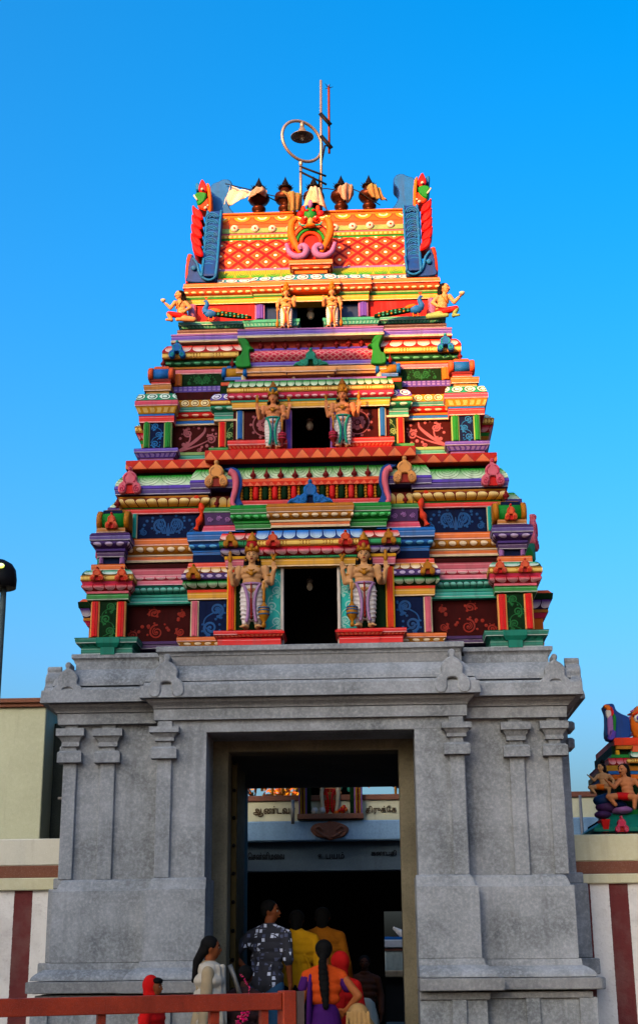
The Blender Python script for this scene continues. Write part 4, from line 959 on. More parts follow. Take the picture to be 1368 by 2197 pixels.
flank(230, 1.4, 2.3, [(1195, 1206, 'green', 8, 14), (1206, 1216, 'green', 14, 14), (1216, 1290, None, 0, 0)], .02, 'red')
flank(262, 1.4, 2.3, [(1076, 1094, 'green_leaf', 4, 18), (1094, 1104, 'purple', 20, 20), (1104, 1180, None, 0, 0)], .05, 'maroon')
flank(322, 1.6, 2.3, [(908, 921, 'sea_curl', 6, 20), (921, 934, 'gold_beads', 22, 20), (935, 948, 'pink_petal', 18, 10), (948, 955, 'green', 10, 8), (955, 964, 'gold', 8, 6), (964, 992, None, 0, 0)], .06, 'teal')
flank(352, 1.7, 2.2, [(805, 825, 'sea', 0, 10), (825, 845, 'green', 10, 14), (845, 900, None, 0, 0)], .02, 'brick')
mb = MB(); nasi_mesh(mb, 0, 0, .34, 0, M['pink'], M['rose'], M['red'])
fb = Bay(); fb.sides = [(tower, -1), (tower, 1)]
Xs2, zs2 = at(216, 1190, 1.6)
mb2 = MB(); mb2.box(Xs2-.03, Xs2+.7, 1.56, 2.1, at(216, 1222, 1.6)[1], at(216, 1186, 1.6)[1], M['teal'], .01); mb2.box(Xs2+.0, Xs2+.7, 1.6, 2.06, at(216, 1186, 1.6)[1], at(216, 1146, 1.6)[1], M['rose'], .01); emit(fb, 'side_shrine', mb2)
emit(fb, 'gable_ornament', mb.xform(Matrix.Translation((Xs2-.03, 1.76, zs2)) @ Matrix.Rotation(R(-78), 4, 'Z')))
# ================================================================ sculptures
paint('skin_clay', '#dca878', rough=.45, grime=.25); paint('skin_rose', '#e09468', rough=.45, grime=.2); paint('skin_pale', '#e2a474', rough=.45, grime=.2)
paint('cloth_white', '#f4ecea'); paint('cloth_lilac', '#b890bc'); paint('cloth_teal', '#1fa490'); paint('gilt', '#b87c1c', rough=.3, metal=.15); paint('gilt_dark', '#8a5a10')
paint('hair_black', '#060505', rough=.7, grime=0).node_tree.nodes['Principled BSDF'].inputs['Specular IOR Level'].default_value = .06; paint('crown_red', '#a8121c'); paint('lip_red', '#8e2418', grime=0); paint('eye_white', '#b0a89c', grime=0)
paint('club_blue', '#0d6a9c'); paint('crown_blue', '#2a6c7a')
def hand(mb, w, d, n, s, curl=.3, spread=.25):
    """palm, four bent fingers of different length, thumb; w wrist, d direction, n back-of-hand normal, s hand length"""
    w, d, n = Vector(w), Vector(d).normalized(), Vector(n); n = (n - d*n.dot(d)).normalized(); b = d.cross(n)
    pc = w + d*s*.25; mb.cap(w, s*.13, w+d*s*.12, s*.17, None)
    for k in (-1.1, -.35, .35, 1.1): mb.cap(w+d*s*.1+b*s*.07*k, s*.11, w+d*s*.48+b*s*.15*k, s*.095, None, 8)
    for k, L in ((-1.1, .38), (-.35, .47), (.35, .5), (1.1, .43)):
        p0 = w + d*s*.48 + b*s*.15*k; dd = (d + b*spread*k*.35).normalized()
        p1 = p0 + dd*s*L*.5 - n*s*L*curl*.25; p2 = p1 + (dd*(1-curl*.8) - n*curl*1.1).normalized()*s*L*.5
        mb.cap(p0, s*.085, p1, s*.078, None, 8); mb.cap(p1, s*.076, p2, s*.06, None, 8)
    t0 = w + d*s*.16 - b*s*.14; t1 = t0 + (d*.6 - b*.75 - n*.25).normalized()*s*.26; t2 = t1 + (d*.9 - b*.25 - n*.35*(1+curl)).normalized()*s*.22
    mb.cap(t0, s*.1, t1, s*.085, None, 8); mb.cap(t1, s*.082, t2, s*.065, None, 8)
def head(mb, c, r, fwd=Vector((0, -1, 0))):
    """skull, jaw, nose, brow, lips and ears; c centre, r half height; face towards fwd"""
    q = Vector((0, -1, 0)).rotation_difference(fwd).to_matrix()
    def P(x, y, z): return Vector(c) + q @ Vector((x*r, y*r, z*r))
    mb.ell(P(0, .05, .12), (r*.74, r*.86, r*.88), None, 16, q); mb.ell(P(0, -.2, -.3), (r*.58, r*.6, r*.62), None, 14, q); mb.ell(P(0, -.42, -.78), (r*.26, r*.22, r*.2), None, 10, q)
    mb.cap(P(0, -.78, .12), r*.09, P(0, -.93, -.22), r*.13, None, 8); mb.ell(P(.1, -.84, -.26), r*.09, None, 8); mb.ell(P(-.1, -.84, -.26), r*.09, None, 8)
    mb.cap(P(-.34, -.68, .2), r*.1, P(.34, -.68, .2), r*.1, None, 8); mb.cap(P(-.13, -.72, -.52), r*.09, P(.13, -.72, -.52), r*.09, None, 8)
    for s in (-1, 1): mb.ell(P(s*.74, .05, .0), (r*.1, r*.17, r*.26), None, 8, q); mb.ell(P(s*.4, -.5, -.18), (r*.2, r*.2, r*.2), None, 8, q)
    return P
def facepaint(P, r, parent, q=None, moustache=False, mark=False, lip='lip_red'):
    mb = MB()
    for s in (-1, 1): mb.ell(P(s*.29, -.735, .02), (r*.13, r*.05, r*.06), M['eye_white'], 8)
    mb.build('eyes', parent); mb = MB()
    for s in (-1, 1): mb.ell(P(s*.29, -.79, .02), (r*.065, r*.04, r*.07), M['hair_black'], 8)
    for s in (-1, 1): mb.tube([P(s*.12, -.79, .2), P(s*.3, -.8, .27), P(s*.48, -.68, .2)], r*.035, M['hair_black'], 5)
    if moustache:
        for s in (-1, 1): mb.tube([P(0, -.86, -.36), P(s*.2, -.82, -.42), P(s*.42, -.66, -.32)], [r*.09, r*.09, r*.03], M['hair_black'], 6)
    mb.build('eyebrows', parent); mb = MB(); mb.ell(P(0, -.8, -.52), (r*.2, r*.07, r*.08), M[lip], 8)
    if mark: mb.ell(P(0, -.78, .42), (r*.05, r*.04, r*.13), M['lip_red'], 6)
    mb.build('lips', parent)
def necklace(mb, c, rx, rz, y, r, mat, n=14): mb.tube([(c[0]+rx*math.cos(a), y-.25*rx*math.sin(a)**2 if False else y + .55*rx*(abs(math.cos(a))**2), c[2]-rz*math.sin(a)) for a in [math.pi*i/n for i in range(n+1)]], r, mat, 6)
def deity(label, group, xpx, yt, yf, Y, c, skin, dh, sash, stripe, crown1, crown2, club1, club2, arms=4, voxel=.0062):
    """standing door guardian; c = +1: club on the viewer's right"""
    X0, zf = at(xpx, yf, Y); zt = at(xpx, yt, Y)[1]; H = zt-zf
    t = empty('guardian_statue', tloc(X0, Y, zf), YAW); tag(t, label, 'statue', group)
    V = lambda x, y, z: Vector((x*H, y*H, z*H))
    mb = MB()
    # trunk
    for (z, rx, ry) in ((.40, .098, .07), (.44, .104, .072), (.48, .096, .066), (.53, .108, .07), (.575, .124, .072), (.605, .112, .06)): mb.ell(V(0, 0, z), (rx*H, ry*H, .05*H), None, 14)
    mb.cap(V(0, .0, .6), .036*H, V(0, -.005, .68), .034*H, None)
    for s in (-1, 1): mb.ell(V(s*.05, -.045, .585), (.045*H, .03*H, .035*H), None, 10); mb.ell(V(s*.13, 0, .607), .046*H, None, 10)
    P = head(mb, V(0, -.012, .742), .077*H)
    def arm(sh, el, wr, hd, hn, cu, k=1.0):
        mb.cap(V(*sh), .041*H*k, V(*el), .032*H*k, None); mb.cap(V(*el), .032*H*k, V(*wr), .023*H*k, None); hand(mb, V(*wr), hd, hn, .095*H, cu)
    if arms == 4:
        for s in (-1, 1): arm((s*.12, .025, .605), (s*.185, .02, .475), (s*.215, -.02, .585), (s*.02, -.1, 1), (0, .3, 0) if False else (s*.2, 1, .1), .25)
        arm((c*.13, -.005, .60), (c*.155, .0, .475), (c*.125, -.075, .455), (-.05*c, -.25, -1), (0, -1, 0), .7)
        arm((-c*.13, -.005, .60), (-c*.158, -.005, .47), (-c*.165, -.095, .49), (-.1*c, -.8, .45), (0, .3, 1) if False else (-c, 0, .3), .35)
    else:
        arm((c*.13, 0, .60), (c*.165, .0, .5), (c*.16, -.05, .43), (.05*c, -.25, -1), (0, -1, 0), .7, 1.1)
        arm((-c*.13, 0, .60), (-c*.16, .01, .49), (-c*.16, -.07, .56), (0, -.3, 1), (0, 1, 0), .2, 1.1)
    for s in (-1, 1):
        mb.cap(V(s*.05, .0, .42), .05*H, V(s*.056, .008, .07), .026*H, None); mb.cap(V(s*.055, .01, .07), .026*H, V(s*.055, .0, .03), .03*H, None); mb.cap(V(s*.057, .012, .022), .024*H, V(s*.075, -.085, .016), .021*H, None)
        for k in range(5): mb.cap(V(s*(.06+.0095*k), -.085, .014), .0105*H, V(s*(.064+.0105*k), -.112+.004*k, .01), .009*H, None, 6)
    blob(mb, voxel, 'body', skin, t, 1)
    facepaint(P, .077*H, t, mark=True)
    # dhoti: two draped legs, horizontal folds
    mb = MB()
    for s in (-1, 1):
        mb.cap(V(s*.052, 0, .40), .062*H, V(s*.058, 0, .24), .055*H, None, 16); mb.cap(V(s*.058, 0, .24), .055*H, V(s*.058, .005, .075), .04*H, None, 16)
        for k in range(7):
            z = .36-.043*k; ring = [V(s*.056+(.062-.002*k)*math.cos(a)*1.0, (.060-.002*k)*math.sin(a), z+.012*math.cos(a)*s) for a in [2*math.pi*j/16 for j in range(16)]]; mb.tube(ring, .0085*H, None, 6, True)
    mb.ell(V(0, 0, .42), (.104*H, .076*H, .05*H), None, 16)
    blob(mb, voxel, 'dhoti', dh, t, 1)
    mb = MB()
    for s in (-1, 1):
        q = crom([(s*.085, -.05, .445), (s*.055, -.078, .38), (s*.03, -.075, .26), (s*.035, -.06, .13), (s*.05, -.05, .065)], 4)
        mb.tube([V(*p) for p in q], [.016*H]*len(q), sash, 8)
    mb.tube([V(.1*math.cos(a), -.01-.072*math.sin(a), .447) for a in [math.pi*i/12 for i in range(13)]], .014*H, sash, 6)
    mb.build('sash', t)
    mb = MB(); mb.tube([V(*p) for p in crom([(0, -.083, .45), (0, -.088, .37), (0, -.066, .24), (0, -.056, .1)], 4)], .014*H, stripe, 8, flat=.5); mb.build('front_pleat', t)
    # ornaments
    g = M['gilt']; mb = MB()
    necklace(mb, V(0, 0, .635), .075*H, .085*H, -.080*H, .011*H, g); necklace(mb, V(0, 0, .63), .055*H, .045*H, -.07*H, .009*H, g)
    mb.ell(V(0, -.086, .548), (.028*H, .014*H, .026*H), g, 10)
    mb.tube([V(.1*math.cos(a), .075*math.sin(a), .452) for a in [2*math.pi*i/18 for i in range(18)]], .010*H, g, 6, True)
    for s in (-1, 1): mb.ell(V(s*.062, -.02, .70), .013*H, g, 8); mb.tube([V(s*.155+.042*math.cos(a), .01+.042*math.sin(a), .54) for a in [2*math.pi*i/12 for i in range(12)]], .009*H, g, 6, True)
    mb.build('necklace', t)
    # crown
    mb = MB(); k = H
    mb.lathe([(.073*k, -.01*k), (.078*k, .012*k), (.07*k, .025*k)], V(0, -.005, .79), g, 18)
    mb.ell(V(0, -.078, .825), (.022*H, .012*H, .034*H), g, 8)
    for s in (-1, 1): mb.ell(V(s*.05, -.062, .812), (.018*H, .012*H, .024*H), g, 8)
    cr = mb.build('crown', t)
    mb = MB(); mb.lathe([(.07*k, .0), (.064*k, .04*k), (.05*k, .085*k)], V(0, 0, .812), crown1, 18); mb.lathe([(.055*k, .0), (.058*k, .012*k), (.046*k, .02*k), (.05*k, .03*k), (.035*k, .045*k), (.04*k, .055*k), (.022*k, .07*k), (.02*k, .085*k), (.002*k, .108*k)], V(0, 0, .892), crown2, 18)
    mb.build('crown_top', cr)
    mb = MB(); mb.ell(V(0, .035, .72), (.078*H, .045*H, .085*H), M['hair_black'], 12)
    for s in (-1, 1): mb.cap(V(s*.06, .02, .70), .026*H, V(s*.07, .015, .635), .018*H, M['hair_black'])
    mb.build('hair', t)
    # club
    cx = c*.125 if arms == 4 else c*.165; mb = MB()
    if arms == 4:
        mb.lathe([(.012*k, .25*k), (.016*k, .3*k), (.011*k, .37*k), (.008*k, .45*k)], V(cx, -.09, 0), g, 10); mb.lathe([(.02*k, 0), (.022*k, .03*k), (.014*k, .05*k), (.04*k, .09*k), (.054*k, .12*k), (.056*k, .17*k), (.045*k, .2*k), (.02*k, .23*k), (.014*k, .25*k)], V(cx, -.09, 0), club1, 14)
        for z in (.125, .165, .19): mb.lathe([(.058*k, -.006*k), (.061*k, 0), (.058*k, .006*k)], V(cx, -.09, z), club2, 14)
    else:
        mb.lathe([(.015*k, 0), (.03*k, .05*k), (.034*k, .09*k), (.018*k, .13*k), (.01*k, .16*k), (.01*k, .42*k), (.014*k, .44*k)], V(cx, -.07, 0), club1, 10)
    mb.build('club', t)
    if arms == 4:
        mb = MB(); x = -.215*c
        mb.lathe([(.006*k, 0), (.018*k, .03*k), (.026*k, .06*k), (.018*k, .09*k), (.012*k, .1*k), (.02*k, .12*k), (.002*k, .145*k)], V(x, -.03, .655), g, 8); mb.build('conch', t)
        mb = MB(); x = .215*c
        mb.lathe([(.006*k, 0), (.01*k, .03*k), (.022*k, .05*k), (.014*k, .07*k)], V(x, -.03, .655), g, 8)
        for a in range(6):
            an = a*math.pi/3; d = V(.03*math.cos(an), -.0+.012*math.sin(an), .035+.012*math.sin(an)); mb.cap(V(x, -.03, .715), .011*H, V(x, -.03, .715)+d, .005*H, g, 6)
        mb.build('lotus', t)
    return t
gA = 'four armed guardian statues beside the lowest opening'; gB = 'four armed guardian statues beside the middle opening'; gC = 'small guardian statues beside the top opening'
deity('tan four-armed guardian statue in lilac and white dhoti, left of the lowest dark opening', gA, 540, 1141, 1351, .20, 1, M['skin_clay'], M['cloth_white'], M['cloth_lilac'], M['crown_red'], M['crown_red'], M['gilt'], M['gilt'], M['club_blue'])
deity('tan four-armed guardian statue in lilac and white dhoti, right of the lowest dark opening', gA, 783, 1139, 1348, .20, -1, M['skin_clay'], M['cloth_white'], M['cloth_lilac'], M['crown_red'], M['crown_red'], M['gilt'], M['gilt'], M['club_blue'])
deity('guardian statue in teal and white dhoti with blue crown, left of the middle dark opening', gB, 586, 818, 966, .60, 1, M['skin_rose'], M['cloth_white'], M['cloth_teal'], M['club_blue'], M['crown_blue'], M['gilt_dark'], M['oxblood'], M['rose'])
deity('sunlit guardian statue in teal and white dhoti, right of the middle dark opening', gB, 736, 811, 963, .60, -1, M['skin_rose'], M['cloth_white'], M['cloth_teal'], M['club_blue'], M['gilt'], M['gilt_dark'], M['oxblood'], M['rose'])
deity('small two-armed guardian statue in cream dhoti, left of the topmost dark opening', gC, 614, 604, 706, .98, -1, M['skin_pale'], M['cloth_white'], M['peach'], M['orange'], M['gilt'], M['gilt'], M['gilt'], M['gilt'], 2, .005)
deity('small two-armed guardian statue in cream dhoti, right of the topmost dark opening', gC, 713, 602, 704, .98, 1, M['skin_pale'], M['cloth_white'], M['peach'], M['orange'], M['gilt'], M['gilt'], M['gilt'], M['gilt'], 2, .005)
# seated corner men of the top storey
def seated(label, xpx, yt, yb, Y, s, legm):
    X0, zb = at(xpx, yb, Y); H = (at(xpx, yt, Y)[1]-zb)/.92
    t = empty('seated_statue', tloc(X0, Y, zb), YAW); tag(t, label, 'statue', 'seated men statues at the top storey corners')
    V = lambda x, y, z: Vector((x*H*s, y*H, z*H)); mb = MB()      # +x: outwards
    for z, x, rx in ((.24, -.06, .14), (.34, -.04, .125), (.44, -.02, .14), (.52, 0, .15)): mb.ell(V(x, 0, z), (rx*H, .1*H, .09*H), None, 12)
    mb.cap(V(0, 0, .55), .055*H, V(.03, 0, .66), .05*H, None)
    fw = Vector((s*.8, -.6, 0)).normalized(); P = head(mb, V(.04, -.01, .76), .125*H, fw)
    mb.cap(V(.13, -.05, .54), .055*H, V(.23, -.1, .36), .045*H, None); mb.cap(V(.23, -.1, .36), .045*H, V(.34, -.14, .46), .035*H, None); hand(mb, V(.34, -.14, .46), (s*.8, -.3, .5), (0, 0, -1), .12*H, .5)
    mb.cap(V(-.14, -.02, .54), .055*H, V(-.26, -.02, .4), .045*H, None); mb.cap(V(-.26, -.02, .4), .045*H, V(-.14, -.12, .26), .035*H, None); hand(mb, V(-.14, -.12, .26), (s*.9, -.3, -.2), (0, -1, 0), .12*H, .4)
    blob(mb, .0055, 'body', M['skin_pale'], t, 1); facepaint(P, .125*H, t, moustache=True)
    mb = MB(); mb.ell(V(-.05, 0, .16), (.17*H, .12*H, .1*H), None); mb.cap(V(0, -.06, .16), .085*H, V(.26, -.1, .2), .07*H, None); blob(mb, .006, 'shorts', M['red'], t, 1)
    mb = MB(); mb.cap(V(.27, -.1, .19), .065*H, V(.2, -.08, .03), .045*H, None); mb.cap(V(.2, -.1, .03), .04*H, V(.32, -.14, .02), .03*H, None); mb.cap(V(-.1, -.04, .09), .09*H, V(-.36, -.02, .06), .07*H, None); mb.cap(V(-.36, -.04, .05), .07*H, V(.05, -.12, .03), .05*H, None); blob(mb, .006, 'legs', legm, t, 1)
    mb = MB(); mb.ell(V(.01, .03, .80), (.13*H, .125*H, .11*H), M['hair_black'], 12); mb.cap(V(-.06, .05, .76), .08*H, V(-.1, .06, .58), .05*H, M['hair_black']); mb.build('hair', t)
    mb = MB(); mb.lathe([(.03*H, 0), (.06*H, .04*H), (.065*H, .07*H)], V(.41, -.17, .5), M['cream'], 10); mb.build('bowl', t)
    mb = MB(); mb.tube([V(-.06, -.09, .56), V(.02, -.12, .42), V(.1, -.1, .33), V(.06, -.11, .5), V(.08, -.06, .6)], .012*H, M['gilt'], 5); mb.build('necklace', t)
seated('moustached man statue in red shorts seated at the left end of the top storey', 386, 622, 692, 1.06, -1, M['tan'])
seated('moustached man statue with green legs seated at the right end of the top storey', 953, 606, 684, 1.06, 1, M['sage'])
def peacock(label, xpx, yt, yb, Y, s, cat='statue', grp='peacock statues on the top storey ledge', legs=.0, tm='dark_green'):
    X0, zb = at(xpx, yb, Y); H = at(xpx, yt, Y)[1]-zb
    t = empty('peacock_statue', tloc(X0, Y, zb), YAW); tag(t, label, cat, grp)
    V = lambda x, y, z: Vector((x*H*s, y*H, z*H)); mb = MB(); L = legs
    mb.ell(V(.1, 0, .32), (.27*H, .16*H, .19*H), None, 14); q = crom([(-.08, 0, .36), (-.14, 0, .5), (-.08, 0, .64), (-.06, 0, .78), (-.1, -.01, .86)], 4)
    mb.tube([V(*p) for p in q], [(.14-.085*i/len(q))*H for i in range(len(q))], None, 10); mb.ell(V(-.11, -.01, .87), (.075*H, .06*H, .06*H), None, 10); mb.cap(V(-.17, -.02, .86), .028*H, V(-.25, -.03, .81), .008*H, None, 6)
    blob(mb, .0055, 'body', M['blue'], t, 1)
    mb = MB()
    for x in (.02, .2):
        mb.cap(V(x, -.03, .18), .03*H, V(x, -.04, .02), .022*H, M['gilt'], 6)
        for a in (-.07, 0, .07): mb.cap(V(x, -.04, .02), .016*H, V(x-.1, -.05+a, .012), .01*H, M['gilt'], 6)
    mb.build('legs', t)
    mb = MB()
    for a in (-.3, 0, .3): mb.cap(V(-.1, 0, .9), .01*H, V(-.1+.12*a, 0, 1.02), .006*H, M['orange'], 5); mb.ell(V(-.1+.14*a, 0, 1.04), .025*H, M['orange'], 6)
    mb.build('crest', t)
    mb = MB(); rows = []
    for i in range(9):
        u = i/8; x = .22+1.5*u; w = (.17+.03*math.sin(math.pi*u))*(1-.5*u**3); zc = .34-(.24 if not legs else -.2)*u
        rows.append([V(x, .16*w*6*math.cos(a)*.6, zc+w*math.sin(a)*.75) for a in [2*math.pi*k/10 for k in range(10)]])
    mb.grid(rows, M[tm], True, True, caps=True)
    for i in range(8):
        for z in (-1, 1): mb.ell(V(.4+.16*i, -.1, .29-.026*i+z*.05), (.045*H, .02*H, .04*H), M['sea' if (i+z) % 3 else 'gold'], 7)
    mb.build('tail', t); mb = MB(); mb.ell(V(.3, -.1, .42), (.24*H, .05*H, .08*H), M['amber'], 10, Matrix.Rotation(s*.25, 3, 'Y')); mb.build('wing', t)
    return t
peacock('blue peacock statue with green tail on the ledge beside the left seated man', 447, 640, 689, 1.02, 1)
peacock('blue peacock statue with green tail on the ledge beside the right seated man', 897, 630, 680, 1.02, -1)

# ================================================================ finial pots, cloths, lamp, rods
paint('bronze', '#4a2612', rough=.3, metal=.6, grime=.1); paint('bronze_tip', '#171012', rough=.4, metal=.3)
pots = []
pn = [('leftmost bronze pot finial on the roof ridge, tied with red and grey cloth', 555, 381), ('second bronze pot finial from the left, wrapped in a green and orange cloth', 612, 379), ('middle bronze pot finial covered by a white and orange cloth', 673, 378), ('bronze pot finial right of the middle one, tied with pale and red cloth', 732, 376), ('rightmost bronze pot finial on the roof ridge, tied with a ragged cloth', 792, 375)]
zr_ = zr
for lab, xp, yt in pn:
    X0 = at(xp, 455, 1.92)[0]; H = at(xp, yt, 1.92)[1]-zr_; t = empty('pot_finial', tloc(X0, 1.92, zr_), YAW); tag(t, lab, 'finial', 'bronze pot finials along the roof ridge')
    mb = MB(); mb.lathe([(.0, 0), (.22*H, 0), (.2*H, .05*H), (.1*H, .11*H), (.11*H, .15*H), (.15*H, .2*H), (.15*H, .24*H), (.1*H, .29*H), (.09*H, .32*H), (.19*H, .38*H), (.235*H, .46*H), (.22*H, .54*H), (.12*H, .6*H), (.1*H, .64*H), (.1*H, .7*H)], (0, 0, 0), M['bronze'], 20); mb.build('pot', t)
    mb = MB(); mb.lathe([(.1*H, .69*H), (.15*H, .71*H), (.145*H, .735*H), (.095*H, .76*H), (.075*H, .82*H), (.03*H, .92*H), (.003*H, H)], (0, 0, 0), M['bronze_tip'], 16); mb.build('tip', t)
    mb = MB()
    for k in range(14):
        a = k*.45; mb.cap((.14*H*math.cos(a), .14*H*math.sin(a), .72*H), .006, (.18*H*math.cos(a), .18*H*math.sin(a), (.73+.02*(k % 3))*H), .003, M['bronze_tip'], 5)
    mb.build('leaf_collar', t); pots.append((X0, H))
def cloth_mat(key, c1, c2, per, c3=None):
    m = paint(key, c1, 'flute', c2, None, per, rough=.75, grime=.5, bump=.1); return m
cloth_mat('cloth_check', '#8a8658', '#a85a34', .05); cloth_mat('cloth_orange_band', '#e0d0b8', '#d88a60', .2); cloth_mat('cloth_grey', '#a89c8c', '#b86a54', .09)
paint('flag_white', '#f4e8d8', rough=.8, grime=.4)
def rag(label, pts, mat, grp=None, th=.006, seed=1, name='temple_cloth', cat='cloth', wob=.012):
    """hanging cloth: rows of (px,py,Y) across, wrinkled"""
    rd = random.Random(seed); rows = []; n = 14
    for r in pts:
        q = crom(r, 5) if len(r) > 2 else [tuple(r[0][k]+(r[1][k]-r[0][k])*i/10 for k in range(3)) for i in range(11)]
        rows.append(q)
    m = len(rows); L = min(len(r) for r in rows); fine = []
    cols = [crom([rows[i][j] for i in range(m)], 4) if m > 2 else [tuple(rows[0][j][k]+(rows[1][j][k]-rows[0][j][k])*i/8 for k in range(3)) for i in range(9)] for j in range(L)]
    ph = rd.uniform(0, 6); g = []
    for i in range(len(cols[0])):
        row = []
        for j in range(L):
            a, b, Yq = cols[j][i]; x, z = at(a, b, Yq); row.append(Vector((x, Yq + wob*math.sin(j*1.1+ph+.25*i)+wob*.5*math.sin(j*2.3+i*.6), z)))
        g.append(row)
    mb = MB(); uv = [[(j*.02, i/len(g)) for j in range(L+1)] for i in range(len(g))]
    mb.grid(g, M[mat], False, True, uvs=uv)
    me = mb.xform(TW).mesh(name); o = bpy.data.objects.new(name, me); C.objects.link(o)
    md = o.modifiers.new('s', 'SOLIDIFY'); md.thickness = th; md.offset = 0
    tag(o, label, cat, grp); return o
gc = 'cloths tied round the finial pots'
rag('white pennant blown to the left from the leftmost finial, on a thin stick', [[(486, 395, 1.85), (510, 404, 1.86), (532, 409, 1.86), (548, 412, 1.84)], [(481, 425, 1.85), (505, 420, 1.86), (528, 417, 1.86), (546, 414, 1.84)], [(477, 445, 1.85), (500, 438, 1.86), (525, 424, 1.86), (544, 417, 1.84)]], 'flag_white', None, .004, 3, 'pennant', 'flag')
rag('red and grey rag wrapped round the leftmost finial pot', [[(540, 409, 1.80), (551, 402, 1.74), (562, 402, 1.74), (571, 408, 1.80)], [(534, 422, 1.80), (549, 411, 1.69), (563, 410, 1.69), (573, 414, 1.80)], [(532, 430, 1.80), (543, 420, 1.70), (556, 415, 1.69), (570, 424, 1.80)]], 'cloth_grey', gc, .01, 2)
rag('green and orange checked cloth hanging from the second finial pot', [[(604, 411, 1.72), (622, 411, 1.70), (636, 413, 1.74), (648, 420, 1.80)], [(617, 425, 1.70), (627, 425, 1.68), (637, 426, 1.72), (647, 436, 1.80)], [(619, 452, 1.70), (628, 454, 1.68), (637, 452, 1.72), (644, 455, 1.80)]], 'cloth_check', gc, .01, 5, wob=.018)
rag('white cloth with orange band draped like a skirt over the middle finial', [[(664, 403, 1.80), (671, 401, 1.74), (678, 401, 1.74), (685, 405, 1.80)], [(656, 424, 1.76), (668, 420, 1.66), (682, 420, 1.66), (693, 426, 1.76)], [(651, 446, 1.74), (668, 436, 1.62), (686, 438, 1.62), (703, 454, 1.74)]], 'cloth_orange_band', gc, .01, 8, wob=.02)
rag('pale and red cloth tied to the finial pot right of the middle one', [[(726, 402, 1.74), (736, 396, 1.72), (748, 394, 1.74), (757, 400, 1.78)], [(724, 412, 1.70), (736, 408, 1.68), (748, 408, 1.72), (758, 414, 1.78)], [(730, 420, 1.72), (740, 430, 1.68), (748, 432, 1.74), (755, 420, 1.78)]], 'cloth_grey', gc, .01, 11, wob=.02)
rag('ragged grey and orange cloth trailing right from the rightmost finial', [[(786, 400, 1.74), (798, 394, 1.72), (806, 398, 1.74), (814, 404, 1.78)], [(790, 412, 1.70), (803, 410, 1.70), (812, 416, 1.74), (822, 424, 1.78)], [(798, 424, 1.72), (808, 426, 1.70), (818, 428, 1.74), (830, 430, 1.78)]], 'cloth_check', gc, .01, 14, wob=.02)
paint('steel', '#b4aca4', rough=.35, metal=.7, grime=.2); paint('rust_rod', '#8a4424', rough=.5, metal=.4); paint('dark_iron', '#1c1c22', rough=.5, metal=.5); paint('shade_grey', '#8e8c88', rough=.4, metal=.4); paint('bulb_glass', '#c8c4b8', rough=.1, grime=0); paint('wire_black', '#101014', grime=0)
def T3(px, py, Y): x, z = at(px, py, Y); return Vector((x, Y, z))
def world(mb): return mb.xform(TW)
lp = empty('ridge_lamp', tloc(*T3(645, 455, 1.95)), YAW); tag(lp, 'grey bell-shaped lamp hung inside a steel ring on a pole above the roof ridge', 'lamp')
o0 = T3(645, 455, 1.95); Lm = lambda p: p - o0
mb = MB(); mb.tube([Lm(T3(645, 456, 1.95)), Lm(T3(645, 346, 1.95))], .019, M['steel'], 10); mb.ell(Lm(T3(645, 350, 1.95)), (.028, .028, .05), M['steel'], 10); mb.build('pole', lp)
cb = math.radians(31); rc = Lm(T3(648, 303, 1.95)); RR = .30; mb = MB()
mb.tube([rc + Vector((math.cos(cb)*math.cos(a), math.sin(cb)*math.cos(a), math.sin(a)))*RR for a in [2*math.pi*k/36 for k in range(36)]], .021, M['steel'], 8, True); mb.build('ring', lp)
tp = rc + Vector((0, 0, RR)); mb = MB(); mb.lathe([(.022, -.1), (.03, -.06), (.026, 0)], tp, M['steel'], 10); sh = mb.build('socket', lp)
mb = MB(); mb.lathe([(.03, -.09), (.05, -.13), (.06, -.17), (.11, -.2), (.155, -.235), (.15, -.24), (.10, -.205), (.05, -.18), (.02, -.1)], tp, M['shade_grey'], 24); mb.build('lamp_shade', lp)
mb = MB(); mb.ell(tp+Vector((0, 0, -.24)), (.026, .026, .05), M['bulb_glass'], 10); mb.build('bulb', lp)
ant = empty('lightning_rod', tloc(*T3(689, 455, 1.95)), YAW); tag(ant, 'tall white pole with a spiked brown lightning rod clamped beside it', 'rod'); o0 = T3(689, 455, 1.95)
mb = MB(); mb.tube([Lm(T3(689, 456, 1.95)), Lm(T3(688, 173, 1.95))], .017, M['steel'], 10); mb.build('pole', ant)
mb = MB(); mb.tube([Lm(T3(706, 329, 2.0)), Lm(T3(705, 188, 2.0))], .016, M['rust_rod'], 8); rd_ = mb.build('rod', ant)
mb = MB(); pp = Lm(T3(705, 189, 2.0))
for a in range(5): mb.cap(pp, .009, pp+Vector((.06*math.cos(a*1.256), .06*math.sin(a*1.256), .02+.03*(a % 2))), .002, M['dark_iron'], 5)
mb.cap(pp, .01, pp+Vector((0, 0, .06)), .002, M['rust_rod'], 5); mb.build('spike', rd_)
for (a, b, c_, d_) in ((686, 243, 709, 268), (688, 291, 711, 318)):
    mb = MB(); p, q = Lm(T3(a, b, 1.93)), Lm(T3(c_, d_, 1.93)); mb.tube([p, q], .028, M['dark_iron'], 6, flat=.35); mb.build('clamp', ant)
mb = MB(); mb.tube([Lm(T3(710, 316, 1.98)), Lm(T3(697, 312, 1.98)), Lm(T3(690, 345, 1.97)), Lm(T3(683, 405, 1.97))], .012, M['dark_iron'], 6); mb.build('stay', ant)
for (a, b, c_, d_) in ((643, 357, 699, 378), (643, 368, 700, 396)):
    mb = MB(); mb.tube([Lm(T3(a, b, 1.94)), Lm(T3(c_, d_, 1.94))], .016, M['dark_iron'], 6); mb.build('cross_bar', ant)
